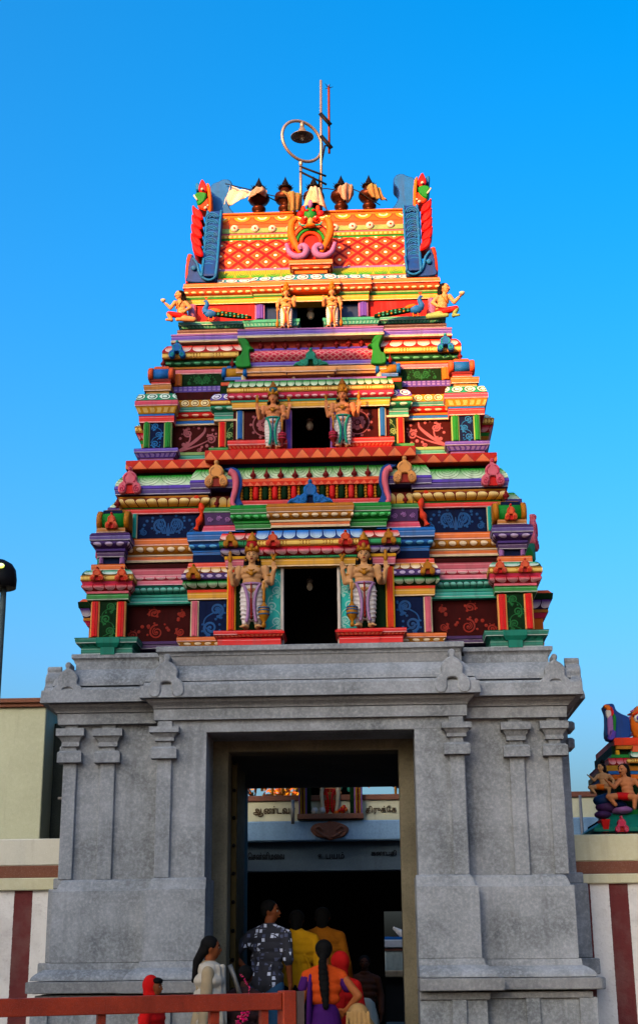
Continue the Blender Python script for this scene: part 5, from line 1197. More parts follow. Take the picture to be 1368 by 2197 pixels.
for lab, pts in (('thin black cable strung between the finial pots', [(483, 394), (540, 408), (598, 422), (650, 420), (690, 405), (720, 407), (760, 407), (790, 425), (815, 440)]),):
    mb = MB(); mb.tube([T3(a, b, 1.80) for a, b in crom(pts, 4)], .007, M['wire_black'], 5); o = world(mb).build('cable'); tag(o, lab, 'cable')
mb = MB(); mb.tube([T3(480, 394, 1.87), T3(550, 410, 1.87), T3(592, 431, 1.87)], .008, M['wire_black'], 5); tag(world(mb).build('flag_stick'), 'thin dark stick carrying the white pennant at the left finial', 'stick')
for lab, xp, yt, yb, Y in (('bare light bulb hanging in the lowest dark opening of the tower', 664, 1240, 1266, .75), ('bare light bulb hanging in the middle dark opening of the tower', 664, 892, 922, 1.1), ('light bulb on a bracket in the topmost opening between small statues', 666, 655, 684, 1.3)):
    p = T3(xp, yt, Y); h = p.z - T3(xp, yb, Y).z; t = empty('light_bulb', TW @ p, YAW); tag(t, lab, 'bulb', 'bare bulbs in the tower openings')
    mb = MB(); mb.lathe([(.008, h*.8), (.008, 0), (h*.22, -.02), (h*.26, -h*.3), (h*.16, -h*.45)], (0, 0, 0), M['shade_grey'], 10); mb.build('bulb_holder', t)
    mb = MB(); mb.ell((0, 0, -h*.72), (h*.26, h*.26, h*.34), M['bulb_glass'], 12); mb.build('bulb', t)
# ================================================================ surroundings
def stripes(key):
    m = bpy.data.materials.new(key); m.use_nodes = True; t = m.node_tree; X.tree = t; bs = t.nodes['Principled BSDF']; tc = t.nodes.new('ShaderNodeTexCoord')
    sp = t.nodes.new('ShaderNodeSeparateXYZ'); t.links.new(tc.outputs['Object'], sp.inputs[0]); x = X(sp.outputs[0])
    n1 = noise(3, 6, tc.outputs['Object']); n2 = noise(26, 5, tc.outputs['Object'])
    f = ((x + n2*.012)*(1/.404) + 100.21).fr().lt(.5)
    col = mixc(f, lin('#b2b2b0'), lin('#4a0808'))
    col = mixc(ramp(n1, .5, .75)*.35, col, dark(lin('#8a7870'), .5)); col = mixc(ramp(n2, .58, .75)*.3, col, lin('#3a2420'))
    t.links.new(col, bs.inputs['Base Color']); bs.inputs['Roughness'].default_value = .85
    b = t.nodes.new('ShaderNodeBump'); b.inputs['Strength'].default_value = .5; b.inputs['Distance'].default_value = .02; t.links.new((n1*.5+n2).s, b.inputs['Height']); t.links.new(b.outputs[0], bs.inputs['Normal'])
    MATS[key] = m
stripes('stripe_paint')
stone('lime_wall', '#8e927a', '#999d84', '#a4a690', .7, .45, .2); stone('cream_wall', '#a2a194', '#acab9e', '#b6b5a8', .8, .5, .25); stone('brown_band', '#5a3426', '#66402e', '#704a38', 1, .3, .2)
stone('pale_cream', '#9a987c', '#a5a388', '#aeac96', .8, .45, .2); stone('sky_wall', '#5f7b92', '#6b88a0', '#4c6478', .9, .5, .2); stone('dusk_green', '#1f2622', '#28302c', '#303834', 1, .3)
stone('asphalt', '#2a2826', '#32302c', '#3a3834', .5, .1); stone('paving', '#4a4640', '#55504a', '#605a52', .6, .2); paint('letter_brown', '#5c4630', rough=.7); paint('letter_dark', '#10151a', rough=.7)
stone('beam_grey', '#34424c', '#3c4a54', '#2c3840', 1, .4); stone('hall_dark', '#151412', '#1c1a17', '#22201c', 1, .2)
g = MB(); g.box(-300, 300, -80, 600, -.3, 0, M['paving']); struct(g.build('ground'))
g = MB(); g.box(-1.02, 1.02, -.25, 9.8, .004, .28, M['paving'], .01); o = g.xform(TW).build('path'); struct(o)
def th(name, label, cat, group=None):
    t = empty(name, (0, 0, 0), YAW); tag(t, label, cat, group); return t
class One: pass
def part(mb, name, parent): return mb.build(name, parent)
# boundary walls left and right of the gate
def bwall(xa, xb, label, ys):
    t = th('boundary_wall', label, 'wall', None); yw = 1.5; xm = 60 if xa < 0 else 1300
    z = lambda y, Y=yw: at(xm, y, Y)[1]
    y0, y1, y2, y3 = ys; mb = MB(); mb.box(xa, xb, yw, yw+.3, 0, z(y3), M['stripe_paint'], 0); part(mb, 'striped_wall', t)
    mb = MB(); mb.box(xa, xb, yw-.05, yw+.32, z(y3), z(y2), M['pale_cream'], .01); part(mb, 'moulding', t)
    mb = MB(); mb.box(xa, xb, yw-.03, yw+.315, z(y2), z(y1), M['brown_band'], .006); part(mb, 'painted_band', t)
    mb = MB(); mb.box(xa, xb, yw-.02, yw+.31, z(y1), z(y0), M['cream_wall' if xa < 0 else 'pale_cream'], .012); part(mb, 'parapet', t)
Xw = -at(134, 1900, .2)[0]
bwall(-9.0, -Xw+.1, 'boundary wall with maroon and white stripes left of the stone gate, below the pale green building', (1800, 1858, 1884, 1911))
bwall(Xw-.1, 9.0, 'boundary wall with maroon and white stripes right of the stone gate, below the little shrine', (1790, 1848, 1875, 1896))
# left pale green building
t = th('plaster_building', 'pale green plastered building with brown roof edge behind the left boundary wall', 'building'); Yb = 3.2
xr_, zt = at(100, 1517, Yb); z2 = at(60, 1500, Yb)[1]; mb = MB(); mb.box(-12, xr_, Yb, Yb+6, 0, zt, M['lime_wall'], .01); part(mb, 'wall', t)
mb = MB(); mb.box(-12.02, xr_+.04, Yb-.05, Yb+6.05, zt, zt+(z2-zt)*.45, M['brown_band'], .006); mb.box(-12.04, xr_+.07, Yb-.09, Yb+6.09, zt+(z2-zt)*.45, z2, M['brown_band'], .006); part(mb, 'roof_edge', t)
mb = MB(); mb.box(xr_, xr_+.9, Yb+.5, Yb+5.5, 0, at(110, 1552, Yb+.5)[1], M['dusk_green'], .01); part(mb, 'side_wing', t)
mb = MB(); p0 = Vector((xr_+.3, Yb+.4, 0)); mb.tube([p0, p0+Vector((0, 0, at(110, 1560, Yb)[1]))], .035, M['dark_iron'], 8); mb.box(xr_+.12, xr_+.3, Yb+.36, Yb+.44, at(112, 1708, Yb)[1], at(112, 1703, Yb)[1], M['white']); part(mb, 'drain_pipe', t)
# street lamp
pl_ = at(9, 1255, .7); t = empty('street_lamp', tloc(pl_[0], .7, 0), YAW); tag(t, 'grey pole street lamp with dark hooded head lit yellow-green at the left edge', 'street lamp')
paint('lamp_pole', '#56686c', rough=.45); paint('lamp_hood', '#17181c', rough=.45)
mb = MB(); zz = at(9, 1262, .7)[1]; mb.lathe([(.06, 0), (.05, .3), (.044, 2), (.036, zz-.25), (.036, zz-.24), (.032, zz)], (0, 0, 0), M['lamp_pole'], 16); part(mb, 'pole', t)
zt = at(9, 1203, .7)[1]-zz+.05; cxh = -.10; mb = MB(); rows = []
prof = [(0.235, 0), (.24, .1), (.225, .2), (.18, .27), (.1, .315), (.01, .33)]
mb.lathe(prof, (cxh, 0, zz), M['lamp_hood'], 20); part(mb, 'lamp_head', t).scale = (1, .8, zt/.36 if zt > .1 else 1)
for o in t.children:
    if o.name.startswith('lamp_head'): o.location = (0, 0, zz*(1-o.scale.z))
em = bpy.data.materials.new('lamp_glow'); em.use_nodes = True; eb = em.node_tree.nodes['Principled BSDF']; eb.inputs['Emission Color'].default_value = (.7, .9, .08, 1); eb.inputs['Emission Strength'].default_value = .35
mb = MB(); gl = at(1, 1212, .5); mb.ell((gl[0]-pl_[0], -.17, gl[1]), (.04, .035, .028), em, 12); part(mb, 'lamp_glass', t)
# far hall seen through the gate and over the right wall
YH = 10.0; t = th('temple_hall', 'low temple hall with brown capped parapet and lettering seen through the gate', 'building')
z = lambda y, Y=YH, x=690: at(x, y, Y)[1]
zc0, zc1, zc2, zc3, zc4, zc5, zc6 = z(1706), z(1718), z(1762), z(1805), z(1815), z(1855), z(1868)
mb = MB(); mb.box(-7, 9, YH, YH+.25, zc2, zc1, M['pale_cream'], .01); part(mb, 'parapet', t)
mb = MB(); mb.box(-7.02, 9.02, YH-.04, YH+.29, zc1, zc0, M['brown_band'], .01); part(mb, 'coping', t)
mb = MB(); mb.box(-7, 9, YH-.12, YH+7.2, zc3, zc2, M['sky_wall'], .02); part(mb, 'eave_slab', t)
mb = MB(); mb.box(-6.9, 8.9, YH+.1, YH+.4, zc6, zc3, M['beam_grey'], .01); part(mb, 'beam', t)
for x in (-5.6, -2.6, 1.6, 4.6, 7.4):
    for yy in (YH+.25, YH+3.4):
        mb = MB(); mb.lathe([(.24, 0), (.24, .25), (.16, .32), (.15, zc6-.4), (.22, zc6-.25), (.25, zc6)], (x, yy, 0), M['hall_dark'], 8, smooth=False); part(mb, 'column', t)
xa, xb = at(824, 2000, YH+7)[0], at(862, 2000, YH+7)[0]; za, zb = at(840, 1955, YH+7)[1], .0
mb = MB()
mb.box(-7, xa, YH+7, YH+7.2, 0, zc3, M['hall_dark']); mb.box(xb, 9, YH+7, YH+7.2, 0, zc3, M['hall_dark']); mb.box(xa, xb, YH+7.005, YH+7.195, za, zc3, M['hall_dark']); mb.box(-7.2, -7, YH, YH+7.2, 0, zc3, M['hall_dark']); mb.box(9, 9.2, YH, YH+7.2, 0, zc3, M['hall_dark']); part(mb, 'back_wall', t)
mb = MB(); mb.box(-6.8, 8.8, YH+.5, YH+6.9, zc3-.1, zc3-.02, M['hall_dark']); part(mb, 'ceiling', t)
def text(s, px, py, Y, hpx, mat, name, parent, depth=.012):
    cu = bpy.data.curves.new('t', 'FONT'); cu.body = s; cu.size = 1; cu.extrude = .02; cu.offset = .012
    o = bpy.data.objects.new('t', cu); C.objects.link(o); dg = bpy.context.evaluated_depsgraph_get(); me = bpy.data.meshes.new_from_object(o.evaluated_get(dg)); bpy.data.objects.remove(o); bpy.data.curves.remove(cu)
    if not me.vertices: return None
    xs = [v.co.x for v in me.vertices]; ys = [v.co.y for v in me.vertices]; x0, y0, y1 = min(xs), min(ys), max(ys)
    A, zA = at(px[0], py, Y); Bx = at(px[1], py, Y)[0]; zt = at(px[0], py-hpx, Y)[1]; kx = (Bx-A)/(max(xs)-x0); kz = (zt-zA)/(y1-y0)
    for v in me.vertices: v.co = Vector((A+(v.co.x-x0)*kx, Y-depth*(v.co.z/.02), zA+(v.co.y-y0)*kz))
    me.materials.clear(); me.materials.append(mat); ob = bpy.data.objects.new(name, me); C.objects.link(ob); ob.parent = parent; return ob
text('ஆண்டவா', (543, 633), 1753, YH-.005, 23, M['letter_brown'], 'lettering', t)
text('திருக்ேக', (784, 850), 1749, YH-.005, 20, M['letter_brown'], 'lettering', t)
text('ெசன்னிமைல', (532, 610), 1845, YH+.095, 16, M['letter_dark'], 'lettering', t)
text('உபயம்', (682, 738), 1843, YH+.095, 14, M['letter_dark'], 'lettering', t)
text('கணபதி', (796, 850), 1840, YH+.095, 16, M['letter_dark'], 'lettering', t)
mb = MB(); q = crom([(666, 1780), (676, 1768), (700, 1765), (706, 1762), (726, 1765), (742, 1772), (748, 1781), (738, 1795), (722, 1799), (708, 1803), (692, 1798), (676, 1794)], 3, True)
mb.prism([at(a, b, YH-.12) for a, b in q], YH-.18, YH-.1, M['brown_band'], .02)
for s in (-1, 1): mb.tube([(at(707+s*a, b, YH-.18)[0], YH-.185, at(707, b, YH-.18)[1]) for a, b in crom([(4, 1796), (18, 1790), (30, 1778), (22, 1774), (14, 1782)], 4)], .022, M['brown_band'], 6)
part(mb, 'bracket_ornament', t)
# niche (thing) on the parapet with its standing deity
t = th('parapet_niche', 'striped parapet niche framing a garlanded deity above the hall eave', 'niche'); Yn = YH-.16
xl, xr_ = at(640, 1740, Yn)[0], at(777, 1740, Yn)[0]; zb, zt = at(700, 1746, Yn)[1], at(700, 1640, Yn)[1]; mb = MB()
mb.box(xl-.02, xr_+.02, Yn-.06, Yn+.6, zb-.09, zb, M['brown_band'], .01); part(mb, 'base', t)
wj = (xr_-xl)*.13; cols = ['lilac', 'mustard', 'oxblood', 'mustard', 'lilac']
for s in (0, 1):
    mb = MB()
    for k in range(5):
        a = xl+wj*k/5 if s == 0 else xr_-wj*(k+1)/5; mb.box(a+.004, a+wj/5-.002, Yn-.02*(k % 2), Yn+.5, zb, zt, M[cols[k]], .004)
    a = xl+wj if s == 0 else xr_-wj-.07; mb.box(a, a+.07, Yn+.06, Yn+.5, zb, zt, M['dark_green'], .004); part(mb, 'pilaster', t)
mb = MB(); mb.box(xl, xr_, Yn+.42, Yn+.55, zb, zt, M['black']); part(mb, 'back_wall', t)
mb = MB(); mb.band(xl, xr_, Yn, Yn+.6, [(zt+.5, -.3, 0), (zt+.3, -.1, .3), (zt+.12, .06, .6), (zt, .1, 1)], M['orange_red']); part(mb, 'roof', t)
deityt = deity('standing deity figure in orange robe with white garlands inside the parapet niche', None, 708, 1625, 1752, Yn+.18, 1, M['skin_clay'], M['orange'], M['orange_red'], M['gilt'], M['gilt'], M['gilt'], M['steel'], M['steel'], 2, .008)
mb = MB(); gz = at(708, 1752, Yn)[1]; gx = at(708, 1752, Yn)[0]
for s in (-1, 1):
    q = crom([(s*.11, -.06, .55), (s*.14, -.1, .38), (s*.13, -.1, .22), (s*.11, -.1, .08)], 7)
    for p in q: mb.ell((p[0], p[1], p[2]), (.035, .03, .03), M['cream'], 7)
    mb.ell((s*.11, -.11, .05), (.05, .04, .045), M['amber'], 8)
part(mb, 'garland', deityt)
def heap(label, px, py, Y, mat, n, r, cat='offering'):
    x, zq = at(px, py, Y); t2 = empty('offering_heap', tloc(x, Y, zb), YAW); tag(t2, label, cat); rd = random.Random(n); mb = MB()
    for k in range(n): mb.ell((rd.uniform(-.1, .1)*(1-k/n), rd.uniform(-.05, .05), r+.1*k/n), r, M[mat[k % len(mat)]], 8)
    part(mb, 'fruit', t2)
heap('small heap of orange and red fruit at the right foot of the niche deity', 738, 1752, Yn+.05, ['amber', 'orange', 'red'], 16, .032)
for k, lb in ((0, 'left one of two round white pots at the left foot of the niche deity'), (1, 'right one of two round white pots at the left foot of the niche deity')):
    mb = MB(); x, zq = at(675, 1746, Yn+.02); mb.lathe([(.02, 0), (.05, .02), (.058, .055), (.045, .09), (.03, .1), (.036, .11)], (x+.125*k, Yn+.02, zb+.002), M['white'], 12); o = world(mb).build('round_pot'); tag(o, lb, 'pot', 'white pots at the niche deity')
# peacocks on the hall parapet, awning, tree
peacock('peacock statue standing on the hall parapet left of the niche, seen through the gate', 582, 1585, 1708, YH+.1, 1, grp='peacock statues on the hall parapet', legs=1)
peacock('peacock statue standing on the hall parapet right of the niche, seen through the gate', 846, 1585, 1708, YH+.1, 1, grp='peacock statues on the hall parapet', legs=1)
paint('awning_green', '#0a5a48', rough=.6); mb = MB(); mb.grid([[(at(500, 1690, 8)[0]+i*.22, 8+j*.5, at(540, 1697, 8)[1]+.02*(i+1)+.01*i*i+.2*j) for i in range(6)] for j in range(4)], M['awning_green'], False, True)
o = world(mb).build('awning'); md = o.modifiers.new('s', 'SOLIDIFY'); md.thickness = .02; tag(o, 'dark green awning edge hanging past the gate at the upper left of the opening', 'awning')
mb = MB()
for px in (502, 548):
    x = at(px, 1690, 8.6)[0]; mb.tube([(x, 8.6, 0), (x, 8.6, at(540, 1690, 8.6)[1]+.3)], .025, M['dark_iron'], 8)
mb.build('awning_post', o)
def tree(label, x, y, h, r, mats, seed, name='tree'):
    t = empty(name, tloc(x, y, 0), YAW); tag(t, label, 'tree'); rd = random.Random(seed); mb = MB()
    paint('bark', '#3a2a1e', rough=.9); tips = []
    mb.tube([(0, 0, 0), (.05, .03, h*.25), (-.04, .05, h*.5), (0, 0, h*.75)], [.16, .12, .09, .05], M['bark'], 8)
    for k in range(9):
        a = k*2.4; z0 = h*(.35+.04*k); e = Vector((r*.75*math.cos(a), r*.75*math.sin(a), h*(.6+.045*k))); mb.tube([(0, .02, z0), Vector((0, 0, z0))*.5+e*.5+Vector((0, 0, .1)), e], [.05, .035, .012], M['bark'], 6); tips.append(e)
        for j in range(3):
            e2 = e+Vector((rd.uniform(-.5, .5), rd.uniform(-.5, .5), rd.uniform(-.1, .5)))*r*.6; mb.tube([e*.7+Vector((0, 0, z0*.3)), e2], [.02, .006], M['bark'], 4); tips.append(e2)
    mb.build('trunk', t); mb = MB()
    for e in tips:
        for j in range(75):
            d = Vector((rd.gauss(0, 1), rd.gauss(0, 1), rd.gauss(0, .8)))*r*.17; p = e+d; u = Vector((rd.gauss(0, 1), rd.gauss(0, 1), rd.gauss(0, 1))).normalized(); v = u.orthogonal().normalized(); s = r*rd.uniform(.03, .06)
            mb.face([p-u*s, p+v*s*.5, p+u*s, p-v*s*.5], mats[rd.randrange(len(mats))])
    mb.build('crown', t)
paint('leaf_orange', '#c06a14', rough=.6); paint('leaf_gold', '#b8901c', rough=.6); paint('leaf_olive', '#5a5a14', rough=.6)
xx, zz2 = at(602, 1700, 16); tree('tree with orange and gold leaves behind the hall parapet, seen through the gate', xx, 18.5, zz2+2.2, 1.5, [M['leaf_orange'], M['leaf_gold'], M['leaf_olive'], M['leaf_orange']], 5)
# pole in front of the parapet
mb = MB(); x = at(628, 1740, YH-.25)[0]; mb.tube([(x, YH-.25, at(628, 1768, YH-.25)[1]), (x, YH-.25, at(628, 1716, YH-.25)[1])], .03, M['steel'], 8); o = world(mb).build('thin_pole'); tag(o, 'thin grey pole standing against the lettered parapet left of the niche', 'pole')
mb = MB(); x = at(1245, 1740, YH-.25)[0]; mb.tube([(x, YH-.25, 0), (x, YH-.25, at(1245, 1706, YH-.25)[1])], .025, M['steel'], 8); o = world(mb).build('thin_pole'); tag(o, 'thin grey pole against the parapet right of the stone gate', 'pole')
# small cream pavilion far behind, seen through the hall
Yp = 19.6; t = th('cream_pavilion', 'small cream pavilion with brown band glimpsed through the dark hall', 'building')
z = lambda y: at(838, y, Yp)[1]; xa, xb = at(826, 2060, Yp)[0], at(900, 2060, Yp)[0]
mb = MB(); mb.box(xa, xb+.5, Yp, Yp+3, z(2090), z(2034), paint('pavilion_paint', '#e4ecdc'), .02); part(mb, 'wall', t)
mb = MB(); mb.box(xa-.06, xb+.5, Yp-.06, Yp+3, z(2034), z(2016), paint('pavilion_white', '#f4f4f4'), .02); part(mb, 'parapet', t); mb = MB(); mb.box(xa-.02, xb+.5, Yp-.02, Yp+3, z(2040), z(2034)+.004, M['brown_band']); part(mb, 'painted_band', t)
mb = MB(); mb.box(xa-.1, xb+.5, Yp-.1, Yp+3, z(2097), z(2082), paint('pavilion_trim', '#e8c8a0'), .02); part(mb, 'ledge', t); mb = MB(); mb.box(xa-.2, xb+.5, Yp+.05, Yp+3, 0, z(2097), M['hall_dark']); part(mb, 'base', t)
mb = MB(); mb.box(xa-.08, xa+.5, Yp, Yp+1, z(2016), z(2010), M['blue'], .01); mb.tube([(xa+.55, Yp+.2, z(2016)), (xa+.45, Yp+.2, z(2006)), (xa+.2, Yp+.2, z(1990))], [.16, .1, .03], M['white'], 8); mb.ell((xa+.75, Yp+.2, z(2000)), .12, M['orange'], 8); part(mb, 'roof_ornament', t)

# ================================================================ little shrine tower above the right wall
t = th('shrine_tower', 'small colourful shrine tower with lion faced gable above the right boundary wall', 'tower'); Yq = 2.3; CX = 1392
cx = at(CX, 1650, Yq)[0]; z = lambda y, Y=Yq: at(1330, y, Y)[1]
def sb(x0px, y0, y1, mat, o0=0, o1=0, Y=Yq, name='moulding', yb=None):
    h = cx-at(x0px, (y0+y1)/2, Y)[0]; mb = MB(); mb.band(cx-h, cx+h, Y, Yq+1.6, [(z(y0, Y), o0*PX, 0), (z(y1, Y), o1*PX, 1)], M[mat]); return part(mb, name, t)
sb(1318, 1600, 1790, 'dark_green', Y=Yq+.22, name='core_wall')
sb(1300, 1765, 1792, 'yellow_petal', 0, 4, Y=Yq+.02); sb(1300, 1750, 1766, 'black', 0, 0, Y=Yq+.1)
mb = MB(); e0 = cx-at(1320, 1740, Yq)[0]; e1 = cx-at(1270, 1785, Yq-.25)[0]; mb.band(cx-e0, cx+e0, Yq+.05, Yq+1.5, [(z(1737), 0, 0), (z(1749), .05, .3)], M['green']); mb.band(cx-e0, cx+e0, Yq+.05, Yq+1.5, [(z(1748), .06, .3), (z(1776, Yq-.2), .3, .9), (z(1784, Yq-.2), .3, 1)], M['teal'])
for s in (0,): pass
part(mb, 'hipped_eave', t)
mb = MB(); xx, zz2 = at(1333, 1787, Yq-.3); nasi_mesh(mb, xx, zz2, .145, Yq-.3, M['rose'], M['pink'], M['red']); part(mb, 'gable_ornament', t)
mb = MB(); xx = at(1297, 1775, Yq-.2)[0]; mb.band(xx-.03, xx+.03, Yq-.25, Yq, [(z(1758, Yq-.2), .02, 0), (z(1785, Yq-.2), -.005, 1)], M['red']); part(mb, 'corner_post', t)
for (x0, y0, y1, mt, o0, o1) in ((1352, 1638, 1644, 'dark_green', 2, 2), (1346, 1646, 1654, 'gold', 3, 3), (1312, 1619, 1626, 'green', 2, 4), (1306, 1627, 1641, 'pink_petal', 4, 0), (1300, 1642, 1654, 'mustard', 0, 0), (1304, 1654, 1661, 'blue', 0, 0), (1304, 1662, 1672, 'amber', 0, 0)): sb(x0, y0, y1, mt, o0, o1, Y=Yq+.12)
sb(1352, 1612, 1626, 'sea_petal', 0, 3, Y=Yq+.05); sb(1346, 1628, 1637, 'gold_beads', 2, 2, Y=Yq+.05); sb(1358, 1600, 1614, 'salmon', 0, 4, Y=Yq+.06)
sb(1318, 1583, 1599, 'orange', 2, 2, Y=Yq+.15); sb(1322, 1600, 1607, 'gold', 2, 2, Y=Yq+.16); 
mb = MB(); xx = at(1322, 1612, Yq+.2)[0]; mb.box(xx-.02, xx+.02, Yq+.14, Yq+.3, z(1619), z(1606), M['yellow']); part(mb, 'pilaster', t)
# blue wing plate with mask
mb = MB(); q = crom([(1303, 1585), (1300, 1550), (1299, 1530), (1294, 1514), (1304, 1511), (1314, 1512), (1320, 1525), (1332, 1533), (1346, 1540), (1350, 1560), (1346, 1585)], 4, True)
mb.prism([at(a, b, Yq+.2) for a, b in q], Yq+.16, Yq+.4, M['deep_blue'], .01); part(mb, 'gable_wing', t)
mb = MB()
for pts, mt in (([(1294, 1513), (1306, 1512), (1310, 1522), (1304, 1524)], 'amber'), ([(1299, 1524), (1309, 1524), (1311, 1534), (1303, 1540)], 'white'), ([(1309, 1516), (1314, 1520), (1316, 1532), (1310, 1536)], 'red'), ([(1314, 1532), (1321, 1538), (1320, 1568), (1315, 1566)], 'green'), ([(1303, 1540), (1313, 1536), (1315, 1568), (1305, 1584)], 'lilac'), ([(1307, 1567), (1320, 1567), (1318, 1584), (1304, 1586)], 'violet')):
    mb.prism([at(a, b, Yq+.12) for a, b in crom(pts, 3, True)], Yq+.13, Yq+.2, M[mt], .008)
part(mb, 'mask', t)
# big lion face on the gable
mb = MB(); P0 = at(CX-4, 1552, Yq+.1); r = 36*PX*1.12
def Q(a, b, y=0): return (P0[0]+a*r, Yq+.15+y*r, P0[1]+b*r)
mb.ell(Q(0, 0, .3), (r*.95, r*.5, r*1.25), M['amber'], 18); mb.ell(Q(0, -.75, -.1), (r*.55, r*.4, r*.32), M['orange'], 12); mb.ell(Q(-.05, -.1, -.25), (r*.22, r*.3, r*.3), M['amber'], 12)
lion = part(mb, 'lion_face', t); mb = MB()
for s in (-1, 1):
    mb.ell(Q(s*.5, .32, -.1), (r*.27, r*.15, r*.25), M['white'], 12); mb.ell(Q(s*.5, .32, -.22), (r*.14, r*.1, r*.15), M['violet'], 10)
    mb.tube([Q(s*.2, .5, -.15), Q(s*.5, .72, -.1), Q(s*.8, .5, 0)], r*.09, M['orange'], 6)
part(mb, 'eyes', lion); mb = MB(); mb.ell(Q(0, -.45, -.3), (r*.45, r*.18, r*.13), M['red'], 10)
for k in range(4): mb.ell(Q(-.3+.2*k, -.36, -.42), (r*.07, r*.06, r*.09), M['white'], 6)
part(mb, 'mouth', lion); mb = MB()
for k in range(13):
    a = math.pi*(.08+.84*k/12)+math.pi*.0; 
    for s in (-1, 1): mb.cap(Q(s*.85*math.sin(a), 1.15*math.cos(a), .4), r*.14, Q(s*1.25*math.sin(a), 1.3*math.cos(a)-.15, .5), r*.05, M['oxblood' if k % 2 else 'lilac'], 7)
part(mb, 'mane', lion)
# cushions of rock under the seated woman
mb = MB()
for a, b, rx, rz, mt in ((1293, 1718, .12, .07, 'slate'), (1300, 1732, .13, .07, 'grape'), (1320, 1728, .13, .06, 'navy'), (1292, 1748, .1, .05, 'grape'), (1310, 1712, .15, .06, 'slate'), (1330, 1738, .14, .05, 'lilac')):
    x, zq = at(a, b, Yq-.02); mb.ell((x, Yq-.02, zq), (rx, .12, rz), M[mt], 12)
part(mb, 'rock_seat', t)
def shrine_figure(label, xpx, yt, yb, Y, s, skin, cloth, moust, bun):
    X0, zb = at(xpx, yb, Y); H = at(xpx, yt, Y)[1]-zb; f = empty('seated_statue', tloc(X0, Y, zb), YAW); tag(f, label, 'statue', 'seated statues on the little shrine')
    V = lambda x, y, z: Vector((x*H*s, y*H, z*H)); mb = MB()
    for zq, x, rx in ((.34, 0, .14), (.44, .01, .13), (.54, .02, .16), (.6, .02, .17)): mb.ell(V(x, 0, zq), (rx*H, .1*H, .09*H), None, 12)
    mb.cap(V(.03, 0, .62), .055*H, V(.06, -.01, .72), .05*H, None); P = head(mb, V(.08, -.02, .82), .12*H, Vector((s*.7, -.7, 0)).normalized())
    mb.cap(V(.17, -.03, .6), .055*H, V(.3, -.1, .46), .045*H, None); mb.cap(V(.3, -.1, .46), .042*H, V(.42, -.16, .56), .034*H, None); hand(mb, V(.42, -.16, .56), (s*.7, -.4, .4), (0, 0, -1), .12*H, .5)
    mb.cap(V(-.15, -.02, .6), .055*H, V(-.28, -.02, .44), .045*H, None); mb.cap(V(-.28, -.02, .44), .042*H, V(-.2, -.12, .3), .034*H, None); hand(mb, V(-.2, -.12, .3), (s*.4, -.5, -.5), (0, -1, .3), .12*H, .4)
    mb.cap(V(.2, -.12, .28), .075*H, V(.44, -.16, .26), .06*H, None); mb.cap(V(.44, -.16, .26), .055*H, V(.3, -.14, .1), .04*H, None); mb.cap(V(-.02, -.14, .26), .07*H, V(-.1, -.2, .24), .065*H, None); mb.cap(V(-.1, -.2, .24), .06*H, V(-.08, -.16, .03), .04*H, None); mb.cap(V(-.08, -.16, .02), .04*H, V(-.05, -.28, .01), .03*H, None)
    blob(mb, .007, 'body', M[skin], f, 1); facepaint(P, .12*H, f, moustache=moust)
    mb = MB(); mb.ell(V(.02, -.02, .27), (.19*H, .14*H, .09*H), None); mb.cap(V(.05, -.08, .27), .085*H, V(.22, -.13, .28), .08*H, None); blob(mb, .008, 'cloth', M[cloth], f, 1)
    mb = MB(); mb.ell(V(.05, .03, .87), (.125*H, .12*H, .1*H), M['hair_black'], 12); mb.cap(V(-.01, .06, .82), .08*H, V(-.05, .07, .66), .05*H, M['hair_black'])
    if bun: mb.ell(V(.0, .05, 1.0), .07*H, M['hair_black'], 10)
    mb.build('hair', f)
shrine_figure('seated moustached man statue with pink body and red cloth on the little shrine', 1349, 1634, 1738, Yq-.1, -1, 'skin_rose', 'red', True, False)
shrine_figure('seated dark haired woman statue with orange legs at the left edge of the little shrine', 1297, 1634, 1710, Yq-.05, -1, 'skin_clay', 'amber', False, True)

# ================================================================ unseen stepped blocks added behind the viewer to shade the lower tower
zA = at(560, 704, 1.0)[1]; zB = at(930, 975, .7)[1]; xS = at(684, 850, .8)[0]
by = -24.0; t_ = (by-.9)/SDIR.y; sh_ = SDIR*t_
xs_ = xS + sh_.x; hA = zA + sh_.z; hB = zB + sh_.z
ob = empty('shade_block', (0, 0, 0)); tag(ob, 'unseen stepped block added behind the viewer to shade the lower tower', 'building')
mb = MB(); mb.box(xs_-11, xs_, by-1.0, by, 0, hA, M['cream_wall']); mb.build('tall_block', ob)
mb = MB(); mb.box(xs_, xs_+5.0, by-1.0, by+.02, 0, hB, M['pale_cream']); mb.build('low_block', ob)
# ================================================================ people and railing
paint('skin_brown', '#8a5034', rough=.5, grime=0); paint('skin_dark', '#4e2a1a', rough=.5, grime=0); paint('shirt_yellow', '#e0a838', rough=.8, grime=.1); paint('shirt_mustard', '#a86a14', rough=.8, grime=.1); paint('denim', '#3c6288', rough=.85, grime=.1); paint('trousers_dark', '#12141c', rough=.85, grime=0)
paint('blouse_orange', '#d85a10', rough=.75, grime=.1); paint('sari_purple', '#4a1a68', rough=.7, grime=.1); paint('kurta_cream', '#b4a284', rough=.8, grime=.2); paint('shawl_white', '#d0c8b8', rough=.85, grime=.2); paint('hood_red', '#d80a24', rough=.8, grime=.1); paint('scarf_red', '#c01804', rough=.75, grime=.1); paint('dress_brown', '#3a2626', rough=.8, grime=.1); paint('sack_tan', '#c09a68', rough=.9); paint('garland_pink', '#ff2080', rough=.6, grime=0); paint('skin_sun', '#b06a44', rough=.5, grime=0)
